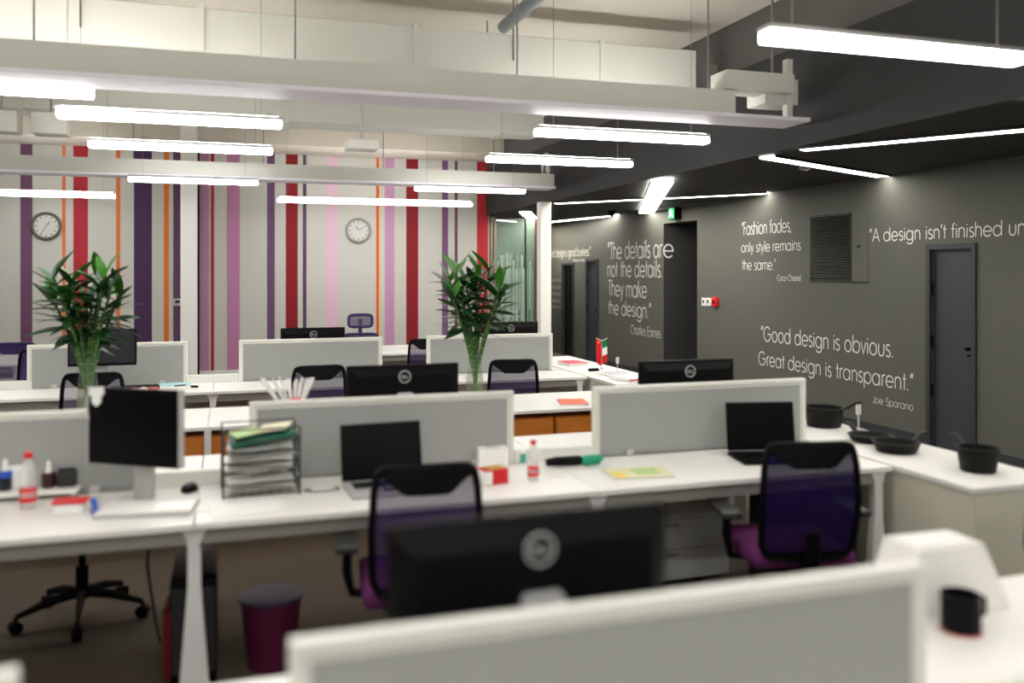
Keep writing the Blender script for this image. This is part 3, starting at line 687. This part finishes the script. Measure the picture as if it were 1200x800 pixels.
chair('chair half hidden by the left bamboo vase', -.93, 7.14, 0, mesh=M_lilac)
chair('black framed chair behind the cup of white rods', .645, 7.14, R(2), mesh=M_purple)
chair('black framed chair right of the right bamboo vase', 2.25, 7.12, R(-8), mesh=M_purple)
chair('purple chair with headrest beyond the centre far partition', XY(427, 9.2), 9.2, PI, mesh=M_lilac, frame=M_ppl, pad=M_lilac, headrest=True, top=1.03)
chair('dark chair beyond the gap right of the headrest chair', XY(488, 9.7), 9.5, R(4), mesh=M_purple)
chair('purple chair at the left frame edge near the striped wall', XY(6, 9.4), 9.45, PI, mesh=M_lilac, frame=M_ppl, pad=M_ppl, w_=.44, top=.99)
chair('dark chair just left of the leftmost far partition', XY(42, 8.9), 8.95, PI, mesh=M_ppl, pad=M_ppl, top=.96)

# ------------------------------------------------------------------ laptops
def laptop(lab, x, y, rz, w_=.37, bm_=None, tilt=14, sh=.25):
    t = thing('laptop', lab, 'laptop', (x, y, .74), rz, 'open laptops'); b = bm_ or M_silver
    MB().box((0, 0, .012), (w_, .25, .02), .006).build('base', b, t)
    MB().b2(-w_/2+.006, w_/2-.006, -.12, .11, .0222, .0232).build('palm_rest', b, t, False)
    ks = MB()
    for r_ in range(5):
        for c_ in range(14): ks.b2(-.15+c_*.0215, -.132+c_*.0215, -.02+r_*.022, -.002+r_*.022, .0233, .026)
    o = ks.build('keys', M_black, t, False); o['kind'] = 'stuff'
    MB().b2(-.04, .04, -.105, -.045, .0233, .0243).build('touchpad', M_char, t, False)
    Mx = Matrix.Translation((0, .12, .024)) @ Matrix.Rotation(R(-tilt), 4, 'X')
    l = MB().box((0, 0, sh/2), (w_, .012, sh), .005); bmesh.ops.transform(l.bm, matrix=Mx, verts=l.bm.verts[:]); ld = l.build('lid', M_black, t)
    l = MB().b2(-w_/2+.014, w_/2-.014, -.0075, -.0062, .018, sh-.012); bmesh.ops.transform(l.bm, matrix=Mx, verts=l.bm.verts[:]); l.build('screen', M_blackg, ld, False)
laptop('open laptop with black screen and silver base at the centre chair', .665, 3.84, R(3), tilt=12)
laptop('open black laptop at the right chair', 2.63, 3.87, R(-12), w_=.37, bm_=M_black, tilt=8)
t = thing('laptop', 'closed white laptop lying below the small square screen', 'laptop', (-.31, 3.80, .74), R(-8))
MB().box((0, 0, .008), (.36, .21, .014), .005).build('base', M_silver, t); MB().box((0, 0, .021), (.36, .21, .010), .004).build('lid', M_white, t)

# ------------------------------------------------------------------ wire tray with papers
t = thing('letter_tray', 'dark wire letter tray with three tiers of paper', 'tray', (XY(305, 4.0), 4.0, .74), R(2))
def tier(z):
    b = MB(); w2, d2 = .155, .11
    for zz in (z, z+.05):
        b.tube([(-w2, -d2, zz), (w2, -d2, zz), (w2, d2, zz), (-w2, d2, zz)], .0035, n=6, closed=True)
    for k in range(9): x = -w2+2*w2*k/8; b.tube([(x, -d2, z), (x, d2, z)], .002, n=5); b.tube([(x, d2, z), (x, d2, z+.05)], .002, n=5)
    for k in range(6): y = -d2+2*d2*k/5; b.tube([(-w2, y, z), (-w2, y, z+.05)], .002, n=5); b.tube([(w2, y, z), (w2, y, z+.05)], .002, n=5)
    return b
for z in (.01, .10, .19): tier(z).build('wire_tier', M_wire, t)
for sx in (-1, 1):
    for sy in (-1, 1): MB().cyl((sx*.157, sy*.112, 0), (sx*.157, sy*.112, .29), .0045, n=8).build('corner_rod', M_wire, t)
MB().tube([(-.157, .112, .29), (.157, .112, .29)], .003, n=6).tube([(-.157, -.112, .29), (.157, -.112, .29)], .003, n=6).tube([(-.157, -.112, .29), (-.157, .112, .29)], .003, n=6).tube([(.157, -.112, .29), (.157, .112, .29)], .003, n=6).build('top_rail', M_wire, t)
tx, ty = XY(305, 4.0), 4.0
def sheets(n, z, lab0, m=M_paper, th=.004, jit=8, w_=.27, d=.21, tiltx=0):
    for k in range(n):
        o = MB(); a = random.uniform(.4, 1)*(1 if k % 2 else -.6)
        o.grid(lambda u, v: ((u-.5)*w_, (v-.5)*d, .014*math.sin(math.pi*u*1.3+k)*a), 8, 1)
        o.grid(lambda u, v: ((u-.5)*w_, (v-.5)*d, th*.9+.014*math.sin(math.pi*u*1.3+k)*a), 6, 1)
        lab = (['bottom ', 'second lowest ', 'third ', 'topmost '][k] if n > 1 and k < n-1 else ('topmost ' if n > 1 else 'single '))+lab0
        ob = o.build('paper_stack', m); ob.location = (tx+random.uniform(-.006, .006), ty+random.uniform(-.01, .01), z+k*th*2.2); ob.rotation_euler = (0, R(tiltx), R(random.uniform(-jit, jit)))
        tag(ob, lab, 'paper', 'papers in the wire tray')
sheets(3, .765, 'white paper on the lowest tier of the wire tray', th=.007)
sheets(4, .855, 'white paper bulging from the middle tier of the wire tray', th=.008)
sheets(1, .945, 'white paper on the top tier under the green folder', th=.006)
o = MB().box((0, 0, 0), (.27, .2, .016), .003).build('folder', M_dgreen); o.location = (tx+.005, ty-.01, .985); o.rotation_euler = (R(4), R(-7), R(3)); tag(o, 'dark green folder on top of the wire tray', 'folder')
o = MB().box((0, 0, 0), (.12, .15, .006)).build('notepad', M_lime); o.location = (tx-.06, ty+.0, 1.0); o.rotation_euler = (0, R(-7), R(12)); tag(o, 'pale lime notepad on the green folder', 'notepad')
o = MB().box((0, 0, 0), (.13, .16, .01)).build('booklet', mat('cream_paper', (232, 228, 200), .7)); o.location = (tx+.06, ty+.01, 1.015); o.rotation_euler = (0, R(-7), R(-14)); tag(o, 'cream booklet on the green folder', 'booklet')

# ------------------------------------------------------------------ cup of white rods
cx, cy = XY(345, 4.5), 4.5
t = thing('rod_cup', 'grey cup holding a fan of white rods behind the partition', 'cup', (cx, cy, .74)); MB().lathe([(.04, 0), (.045, .25), (.04, .25), (.036, .01)]).build('cup', M_char, t)
spr = [(-.16, 1.17), (-.145, 1.172), (-.105, 1.175), (-.072, 1.178), (-.085, 1.15), (-.035, 1.17), (-.025, 1.165), (.0, 1.15), (.012, 1.16), (.04, 1.165), (.06, 1.168), (.075, 1.17), (.095, 1.165), (-.06, 1.15), (.03, 1.14)]; spr.sort()
for k, (dx, z) in enumerate(spr):
    b = (cx-dx*.3, cy+random.uniform(-.02, .02), .88); tp = (cx+dx*1.02, cy+random.uniform(-.05, .05), z+.0)
    tag(MB().cyl(b, tp, .006, n=8).build('paper_rod', M_paper), 'thin white rod in the fanned bunch, %s from the left' % ['leftmost', 'second', 'third', 'fourth', 'fifth', 'sixth', 'seventh', 'eighth', 'ninth', 'tenth', 'eleventh', 'twelfth', 'thirteenth', 'fourteenth', 'rightmost'][k], 'rod', 'white rods in the cup')
o = MB().lathe([(.01, 0), (.03, .01), (.034, .03), (.02, .045), (.008, .045)]).build('red_ornament', M_red); o.location = (cx+.005, cy-.03, 1.03); tag(o, 'small red ornament among the white rods', 'ornament')
MB().cyl((0, 0, -.13), (0, 0, .005), .003, n=6).build('stem', M_paper, o)

# ------------------------------------------------------------------ bamboo in vases
def leafmesh(m, L=.2, wd=.032):
    b = MB(); n = 7
    rows = []
    for i in range(n+1):
        s_ = i/n; wv = wd/2*math.sin(math.pi*min(1, s_*.93+.05))**.8*(1-.25*s_)*1.15
        if i == n: wv = .0006
        z = -.28*L*s_*s_; rows.append([b.bm.verts.new((L*s_*.98, q_*wv, z-(0 if q_ else .12*wv))) for q_ in (-1, 0, 1)])
    for A, B in zip(rows, rows[1:]):
        for k in range(2): b.bm.faces.new((A[k], A[k+1], B[k+1], B[k]))
    return b.mesh('leaf', m)
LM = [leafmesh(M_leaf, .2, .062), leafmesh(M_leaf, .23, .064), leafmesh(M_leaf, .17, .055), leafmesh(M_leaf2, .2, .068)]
def bamboo(px, Y, lab, vlab, tops, seed, rimpy):
    rnd = random.Random(seed); X = XY(px, Y); z0 = .741
    v = thing('glass_vase', vlab, 'vase', (X, Y, z0), 0, 'tall glass vases')
    H = ZY(px, rimpy, X, Y)-z0; rb, rt = .073, .05
    out = [(rb-.006, 0), (rb, .008), (rb, .05), (.066, H*.45), (.057, H*.7), (rt, H)]
    inn = [(r_-.004, max(z, .018)) for r_, z in out[::-1]]
    MB().lathe(out+inn, n=32).build('glass', M_glass, v)
    MB().lathe([(rb-.008, .02), (rb-.006, .06), (.061, H*.45), (.055, H*.62)], n=28).build('water', M_water, v)
    p = thing('bamboo_plant', lab, 'plant', (X, Y, z0+.02), 0, 'lucky bamboo bunches')
    for (dx, zt) in tops:
        dy = rnd.uniform(-.14, .14); zt = zt-z0-.02+.05
        b0 = Vector((dx*.12*-.6, dy*.1, 0)); mid = Vector((dx*.18, dy*.12, H*.95)); tp = Vector((dx, dy, zt))
        def P(s_):
            return b0*(1-s_)**2 + 2*(1-s_)*s_*Vector((dx*.12, dy*.1, zt*.5)) + tp*s_*s_
        n = 14; pts = [P(i/n) for i in range(n+1)]
        st = MB().tube(pts, [.0125-.004*i/n for i in range(n+1)], n=8).build('stalk', M_stalk, p)
        nd = MB()
        for i in range(2, 12):
            a = P(i/13); d = (P(i/13+.01)-a).normalized(); nd.cyl(a-d*.002, a+d*.002, .014-.004*i/13, n=8)
        nd.build('stalk_node', M_node, st)
        nl = rnd.randint(15, 17)
        for k in range(nl):
            s_ = .68+.32*k/(nl-1); q_ = P(s_); az = k*2.4+rnd.uniform(-.3, .3)
            if rnd.random() < .55: az = (0 if math.cos(az) > 0 else PI)+rnd.uniform(-.7, .7)
            el = R(-5+70*(k/(nl-1))**1.3+rnd.uniform(-12, 12)); top_ = k >= nl-2
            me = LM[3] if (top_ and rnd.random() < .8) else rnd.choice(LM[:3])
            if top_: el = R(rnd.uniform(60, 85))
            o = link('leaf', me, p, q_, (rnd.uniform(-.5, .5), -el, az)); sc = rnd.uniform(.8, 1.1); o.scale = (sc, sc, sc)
bamboo(103, 6.2, 'tall lucky bamboo in the left vase, below the dark rimmed clock', 'left clear glass vase beside the small square monitor',
       [(-.19, 1.62), (-.22, 1.46), (-.10, 1.60), (-.13, 1.44), (-.03, 1.48), (.06, 1.60), (.11, 1.62), (.13, 1.47), (.18, 1.50), (.02, 1.40)], 3, 418)
bamboo(556.5, 6.2, 'tall lucky bamboo in the right vase, before the red stripe', 'right clear glass vase between the centre monitor and a chair',
       [(-.19, 1.58), (-.16, 1.64), (-.13, 1.46), (-.05, 1.56), (.02, 1.55), (.06, 1.62), (.12, 1.65), (.16, 1.54), (.17, 1.42), (-.2, 1.45)], 11, 413)

# ------------------------------------------------------------------ pans on the near cabinet
def pan(lab, px, py, w_, h, hz=None, kind='pot', ha=0, two=False):
    z = .743; D = (CAMZ-z)*F/(py-HZ); u = (px-600)/F; X = D*(math.sin(R(YAW))+math.cos(R(YAW))*u); Y = D*(math.cos(R(YAW))-math.sin(R(YAW))*u)
    t = thing('saucepan' if kind == 'pot' else 'frying_pan', lab, 'pan', (X, Y+.03, z), ha, 'black cast iron pans'); r = w_/2
    MB().lathe([(r*.82, 0), (r*.86, .006), (r, h-.008), (r+.006, h-.004), (r+.006, h), (r-.006, h), (r*.8, .012), (.001, .01)], n=36).build('body', M_iron, t)
    MB().tube([(r-.002, 0, h-.02), (r+.04, 0, h-.01), (r+.09, 0, h+.018), (r+.13, 0, h+.02)], [.010, .011, .012, .013], flat=1.5).build('handle', M_iron, t)
    if two: MB().tube([(-r+.002, -.03, h-.02), (-r-.03, -.02, h-.01), (-r-.03, .02, h-.01), (-r+.002, .03, h-.02)], .006).build('side_lug', M_iron, t)
pan('black saucepan at the left of the pans, beside the partition', 969, 500, .235, .12, ha=R(-8), two=True)
pan('shallow black griddle pan behind the middle frying pan', 1024, 518, .23, .04, kind='fry', ha=R(80))
pan('black frying pan with handle pointing right, middle of the cabinet', 1055, 530, .235, .055, kind='fry', ha=R(12))
pan('deep black saucepan on the near corner of the cream cabinet', 1152, 553, .185, .115, ha=R(75), two=True)
pz = .742
def stick(px, py, lab):
    D = (CAMZ-pz)*F/(py-HZ); u = (px-600)/F; X = D*(math.sin(R(YAW))+math.cos(R(YAW))*u); Y = D*(math.cos(R(YAW))-math.sin(R(YAW))*u)
    t = thing('card_holder', lab, 'card holder', (X, Y, pz), 0, 'upright card holders')
    MB().lathe([(.03, 0), (.03, .004), (.005, .006)]).build('foot', M_silver, t); MB().cyl((0, 0, .004), (0, 0, .11), .004, n=8).build('stem', M_silver, t); MB().box((0, 0, .12), (.035, .008, .06), .003).build('card_clip', mat('pale_grey_plastic', (200, 200, 196), .5), t)
stick(1006, 503, 'small white card clip on a stem beside the left saucepan'); stick(723.5, 437, 'grey card clip on a stem on the far cabinet')

# ------------------------------------------------------------------ flags on the far cabinet
def on(px, py, z=.742):
    D = (CAMZ-z)*F/(py-HZ); u = (px-600)/F; return (D*(math.sin(R(YAW))+math.cos(R(YAW))*u), D*(math.cos(R(YAW))-math.sin(R(YAW))*u), z)
fx, fy, _ = on(705, 434)
t = thing('table_flags', 'pair of small table flags, one red and one green white red', 'flags', (fx, fy, .742))
MB().lathe([(.045, 0), (.045, .008), (.012, .014), (.006, .03)]).build('base', M_silver, t)
MB().cyl((0, 0, .02), (0, 0, .30), .004, n=8).build('pole', M_silver, t)
MB().tube([(0, 0, .285), (-.058, 0, .318)], .004).tube([(0, 0, .285), (.06, 0, .312)], .004).build('cross_arm', M_silver, t)
def flag(x0, x1, z0, z1, drop, lo, hi, m, par):
    def fn(a, b):
        x = x0+(x1-x0)*a; ztop = z0+(z1-z0)*a; v = lo+(hi-lo)*b
        return (x*(1-.1*v), .012*math.sin(a*9+v*3), ztop-drop*v)
    return MB().grid(fn, 8, 6).build('flag_cloth', m, par)
flag(-.055, -.006, .31, .285, .24, 0, 1, mat('flag_red', (218, 24, 40), .7), t)
st = MB(); pts = []
for k in range(10):
    r_ = .011 if k % 2 == 0 else .0045; a = PI/2+k*PI/5; pts.append((-.04+r_*math.cos(a), .275+r_*math.sin(a)))
st.prism(pts, 'y', -.022, -.018); st.build('star', mat('flag_yellow', (250, 220, 60), .6), t, False)
for lo, hi, c, nm in ((0, .33, (20, 140, 74), 'green'), (.33, .66, (240, 240, 236), 'white'), (.66, 1, (216, 36, 46), 'red')):
    flag(.012, .058, .288, .305, .225, lo, hi, mat('flag_band_'+nm, c, .7), t)

def slab(name, lab, cat, px, py, w_, d, h, m, rz=0, z=.742, group=None, pages=False):
    X, Y, _ = on(px, py, z); t = thing(name, lab, cat, (X, Y, z), R(rz), group)
    if pages:
        MB().box((0, 0, h/2), (w_-.006, d-.006, h*.8)).build('pages', M_paper, t, False); MB().b2(-w_/2, w_/2, -d/2, d/2, h*.88, h).build('cover', m, t, False)
    else: MB().box((0, 0, h/2), (w_, d, h), min(.003, h*.3)).build('body', m, t, False)
    return t
o = slab('book', 'white book with a red edge on the corner of the far cabinet', 'book', 738, 445.5, .24, .3, .035, M_paper, 12, pages=True)
MB().tube([(-.12, -.152, .02), (0, -.154, .026), (.12, -.152, .03)], .004).build('red_edge', M_red, o)
slab('magazine', 'open magazine with dark printing behind the red edged book', 'magazine', 722, 439, .3, .22, .012, mat('grey_print', (190, 190, 188), .6, noise=.5, scale=30), 8, pages=True)
slab('magazine', 'open magazine nearer the flags', 'magazine', 716, 434.5, .22, .25, .01, M_paper, -6, pages=True)
slab('eyeglasses_case', 'small black case on the far cabinet beside the flags', 'case', 695.5, 434.5, .1, .04, .025, M_black, 10)
slab('binder', 'red and pink binder at the far end of the far cabinet', 'binder', 671, 427, .22, .28, .03, mat('pink_red_cover', (222, 50, 80), .5), 5, pages=True)
slab('magazine', 'orange red magazine on the long white table', 'magazine', 671, 472, .2, .26, .012, M_orange, -12, z=.741, pages=True)
# far desk items (left)
slab('notebook', 'pale cyan notebook with a pen on the far left desk', 'notebook', 205, 454, .24, .2, .03, M_cyan, 6, z=.741, pages=True)
X, Y, _ = on(211, 452.5, .775); o = MB().cyl((-.04, -.02, 0), (.04, .02, 0), .006, n=8).build('pen', M_char); o.location = (X, Y, .782); tag(o, 'dark pen lying on the pale cyan notebook', 'pen')
slab('keyboard', 'thin black keyboard behind the vase on the far left desk', 'keyboard', 158, 455, .4, .14, .02, M_black, 3, z=.741)
slab('snack_box', 'orange red packet on the far left desk', 'packet', 170, 459, .2, .1, .03, mat('brick_packet', (190, 74, 48), .5), 5, z=.741)
X, Y, _ = on(168, 458, .771); o = MB().lathe([(.02, 0), (.035, .008), (.03, .022), (.01, .03)]).build('mouse', M_white); o.location = (X, Y, .771); o.scale = (1, 1.4, 1); tag(o, 'white mouse on the orange packet', 'mouse')
X, Y, _ = on(224, 453.5, .742); o = MB().box((0, 0, .008), (.12, .03, .016), .004).build('stapler', M_black); o.location = (X, Y, .741); o.rotation_euler = (0, 0, R(-30)); tag(o, 'black stapler right of the cyan notebook', 'stapler')

# ------------------------------------------------------------------ middle desk items
def bottle(lab, px, py, H, lm):
    X, Y, _ = on(px, py, .741); t = thing('drink_bottle', lab, 'bottle', (X, Y, .741), 0, 'clear bottles with red caps'); r = H*.15
    MB().lathe([(r*.8, 0), (r, .01), (r, H*.28), (r*.88, H*.42), (r, H*.58), (r*.95, H*.68), (r*.42, H*.88), (r*.4, H*.93)], n=24).build('body', M_pet, t)
    MB().lathe([(r*.985, H*.12), (r*1.02, H*.13), (r*.96, H*.36), (r*.93, H*.37)], n=24).build('wrap_label', M_red, t)
    MB().lathe([(r*.5, H*.9), (r*.5, H), (.001, H)], n=20).build('cap', M_red, t)
bottle('plastic bottle with red cap at the right of the centre chair', 625, 563, .185, None)
bottle('plastic bottle with red cap and label on the far left of the desk', 33, 595, .225, None)
X, Y, _ = on(577, 545, .741)
o = thing('tissue_box', 'white tissue box beside the red carton', 'box', (X, Y, .741), R(-8)); MB().box((0, 0, .045), (.15, .11, .09), .006).build('carton', M_paper, o); MB().box((0, 0, .091), (.07, .03, .002)).build('slot', M_silver, o)
X, Y, _ = on(579, 567, .741)
o = thing('gift_carton', 'small red and gold carton in front of the tissue box', 'box', (X, Y+.03, .741), R(14)); MB().box((0, 0, .033), (.12, .09, .066), .003).build('carton', M_red, o)
MB().box((.012, 0, .0675), (.085, .07, .003)).build('gold_panel', mat('gold_print', (206, 160, 74), .4, metal=.3), o); MB().box((-.045, -.002, .033), (.035, .094, .06)).build('white_band', M_paper, o)
t = thing('folding_umbrella', 'folded black umbrella with green end lying on the desk', 'umbrella', (*on(640, 548, .741)[:2], .741+.026), R(-4))
MB().tube([(0, 0, 0), (.05, 0, .002), (.17, 0, .002), (.18, 0, 0)], [.018, .024, .025, .02], n=12).build('canopy_roll', M_black, t)
MB().tube([(.18, 0, 0), (.2, 0, 0), (.27, 0, .003), (.29, .01, .006)], [.02, .026, .025, .012], n=12).build('green_end', M_green, t)
t = thing('pen_cap_box', 'small teal tin behind the red capped bottle', 'tin', (*on(612, 541, .741)[:2], .741)); MB().lathe([(.02, 0), (.02, .05), (.017, .055)]).build('tin', mat('teal_tin', (70, 170, 150), .5), t); MB().lathe([(.0205, .045), (.0205, .06)]).build('lid', M_paper, t)
t = thing('sticky_notes', 'turquoise pad at the foot of the right partition', 'notepad', (*on(686, 528, .741)[:2], .741)); MB().box((0, 0, .012), (.07, .07, .024)).build('pad', mat('turquoise_pad', (90, 210, 180), .6), t)
t = slab('magazine', 'yellow and green magazine on the desk right of centre', 'magazine', 748, 555, .3, .2, .008, mat('cream_cover', (226, 224, 186), .6), -6, z=.741, pages=True)
MB().b2(-.13, -.08, -.09, .02, .0085, .0095).build('yellow_block', M_yellow, t, False); MB().b2(-.02, .1, -.06, .07, .0085, .0095).build('green_block', M_lime, t, False)
slab('paper_sheet', 'white paper sheets lying in front of the wire tray', 'paper', 288, 596, .28, .2, .004, M_paper, 8, z=.741)
slab('paper_sheet', 'white paper sheets between the closed laptop and the tray', 'paper', 236, 590, .2, .26, .003, M_paper, -12, z=.741)
X, Y, _ = on(222, 575, .741); o = thing('mouse', 'black mouse left of the wire tray', 'mouse', (X, Y, .741), R(70)); MB().lathe([(.03, 0), (.034, .012), (.026, .028), (.01, .034)]).build('shell', M_black, o); KIDS(o)[0].scale = (1.5, 1, 1); MB().cyl((.02, -.004, .03), (.02, .004, .03), .006, n=10).build('wheel', M_char, o)
o = MB().tube([(.04*math.cos(a*.6)+.012*a, .03*math.sin(a*.6), .003+.002*math.sin(a)) for a in [i*.5 for i in range(30)]], .0025, n=6).build('coiled_cable', M_char); X, Y, _ = on(352, 577, .741); o.location = (X, Y, .742); tag(o, 'thin dark cable coiled right of the wire tray', 'cable')
# left clutter on a low riser
rx, ry, _ = on(30, 590, .741)
t = thing('desk_riser', 'low white riser shelf at the far left of the desk', 'shelf', (rx-.03, ry+.12, .741)); MB().b2(-.5, .22, -.08, .1, .02, .035, .003).build('board', M_white, t, False)
for s_ in (-.48, .2): MB().b2(s_-.01, s_+.01, -.07, .09, 0, .02).build('foot', M_silver, t, False)
RZ = .7765
def jar(name, lab, px, r, h, m, capm, caph, capr, Yoff=.12):
    X = XY(px, ry+Yoff); t = thing(name, lab, 'jar', (X, ry+Yoff, RZ), 0, 'jars on the white riser'); MB().lathe([(r*.92, 0), (r, .005), (r, h*.9), (r*.8, h)], n=20).build('body', m, t)
    if caph: MB().lathe([(capr*1.1, h), (capr, h+caph*.3), (capr*.6, h+caph)], n=16).build('cap', capm, t)
jar('ink_bottle', 'navy bottle with blue collar and white tip at the left edge', 6, .026, .075, mat('navy_glass', (20, 26, 44), .3), M_paper, .055, .014)
MB().lathe([(.0265, .055), (.0265, .078), (.02, .082)]).build('collar', M_blue, [o for o in C.objects if o.name.startswith('ink_bottle')][0])
jar('lotion_bottle', 'dark red bottle with white tip right of the red capped bottle', 57, .028, .062, M_maroon, M_paper, .05, .012)
t = thing('pen_box', 'dark grey square pen box on the riser', 'box', (XY(79, ry+.13), ry+.13, RZ)); MB().box((0, 0, .036), (.075, .075, .072), .008).build('case', M_char, t); MB().box((0, 0, .073), (.06, .06, .003)).build('lid', M_black, t)
t = thing('tissue_pack', 'white carton behind the left red capped bottle', 'box', (XY(23, ry+.15), ry+.15, RZ)); MB().box((0, 0, .05), (.07, .05, .1), .004).build('carton', M_paper, t); MB().box((0, 0, .101), (.04, .02, .002)).build('flap', M_silver, t)
t = thing('snack_packet', 'red packet lying on a small white box, left desk', 'packet', (*on(83, 600, .741)[:2], .741), R(-6)); MB().box((0, 0, .02), (.11, .07, .04), .004).build('box', M_paper, t); MB().box((0, 0, .047), (.13, .08, .012), .004).build('red_wrapper', M_red, t)
t = thing('tape_roll', 'blue tape roll standing on the left desk', 'tape', (*on(110, 604, .741)[:2], .741), R(20))
MB().tube([(0, .026*math.cos(a), .036+.026*math.sin(a)) for a in [2*PI*k/20 for k in range(20)]], .010, closed=True).build('roll', M_blue, t); MB().cyl((-.01, 0, .036), (.01, 0, .036), .014).build('core', M_silver, t)
slab('eraser', 'small grey eraser near the front desk edge at left', 'eraser', 150, 605, .035, .02, .012, M_char, 10, z=.741)

# ------------------------------------------------------------------ nearest desk items
t = thing('magazine_holder', 'white slanted file holder on the nearest desk at right', 'holder', (1.93, 2.03, .741))
MB().prism([(-.2, 0), (.2, 0), (.1, .19), (-.12, .19)], 'y', -.07, .07).build('holder', M_white, t, False); MB().b2(-.11, .09, -.05, .05, .1901, .195).build('papers', M_paper, t, False)
X, Y, _ = on(1133, 742, .741)
t = thing('mug', 'black mug on a reddish coaster on the nearest desk', 'mug', (X, Y+.02, .741)); 
MB().lathe([(.048, .004), (.05, .01), (.05, .1), (.046, .1), (.044, .012), (.001, .01)], n=28).build('cup', M_black, t); MB().tube([(.048, 0, .085), (.08, 0, .08), (.082, 0, .04), (.048, 0, .025)], .006).build('handle', M_black, t); MB().lathe([(.053, 0), (.053, .004)]).build('coaster', mat('reddish_coaster', (200, 110, 96), .6), t)

# ------------------------------------------------------------------ things under the middle desk
def under(px, Yc): return XY(px, Yc)
t = thing('computer_tower', 'black computer tower beside the flared desk leg', 'computer', (under(229, 4.05), 4.05, 0)); MB().box((0, 0, .215), (.18, .42, .43), .008).build('case', M_black, t)
MB().b2(-.085, .085, -.214, -.209, .05, .4).build('front_panel', M_char, t, False); MB().b2(-.03, .03, -.219, -.213, .33, .345).build('drive_slot', M_black, t, False)
for z in (.1, .13): MB().b2(-.05, .05, -.218, -.213, z, z+.01).build('vent_slot', M_black, t, False)
t = thing('shoulder_bag', 'dark red bag leaning by the computer tower', 'bag', (under(203, 4.0), 4.0, 0)); MB().box((0, 0, .15), (.07, .26, .3), .03).build('bag_body', mat('dark_red_canvas', (120, 20, 28), .9), t); MB().tube([(0, -.1, .28), (0, -.05, .4), (0, .05, .4), (0, .1, .28)], .008).build('strap', M_black, t)
t = thing('waste_bin', 'tapered purple waste bin under the middle desk', 'bin', (under(318, 3.95), 3.95, 0))
MB().lathe([(.095, 0), (.1, .005), (.128, .29), (.134, .3), (.124, .3), (.096, .012), (.001, .01)], n=28).build('bin_body', mat('plum_plastic', (92, 22, 58), .5), t); MB().lathe([(.13, .285), (.137, .29), (.137, .302), (.126, .304)], n=28).build('rim', mat('slate_plum', (64, 50, 76), .5), t)
t = thing('mobile_pedestal', 'light grey drawer pedestal under the middle desk, left of the right chair', 'pedestal', (2.24, 4.45, 0))
MB().b2(-.38, .38, -.2, .25, .04, .6).build('body', mat('light_grey_steel', (190, 190, 184), .5), t, False)
for k in range(3):
    d = MB().b2(-.37, .37, -.215, -.2, .05+.18*k, .225+.18*k, .003).build('drawer', MATS['light_grey_steel'], t, False); MB().b2(-.06, .06, -.225, -.215, .19+.18*k, .2+.18*k).build('handle', M_chrome, d, False)
for sx in (-1, 1):
    for sy in (-.15, .2): MB().cyl((sx*.22-.01, sy, .02), (sx*.22+.01, sy, .02), .02, n=12).build('caster', M_black, t)
t.scale = (1, 1, .9)
t = thing('mobile_pedestal', 'charcoal pedestal added as shade under the right end of the middle desk', 'pedestal', (2.85, 3.9, 0))  # dark block added where the desk end lies in shadow
MB().b2(-.165, .165, -.2, .25, .04, .6).build('body', M_char, t, False)
for k in range(3):
    d = MB().b2(-.16, .16, -.215, -.2, .05+.18*k, .225+.18*k, .003).build('drawer', M_char, t, False); MB().b2(-.06, .06, -.225, -.215, .19+.18*k, .2+.18*k).build('handle', M_chrome, d, False)
for sx in (-1, 1):
    for sy in (-.15, .2): MB().cyl((sx*.12-.01, sy, .02), (sx*.12+.01, sy, .02), .02, n=12).build('caster', M_black, t)
t.scale = (1, 1, .9)
o = MB().tube([(under(178, 4.2), 4.2, .62), (under(172, 4.2), 4.22, .4), (under(180, 4.2), 4.25, .15), (under(186, 4.2), 4.3, .01)], .006).build('hanging_cable', M_char); tag(o, 'grey cable dropping to the floor under the left desk', 'cable')
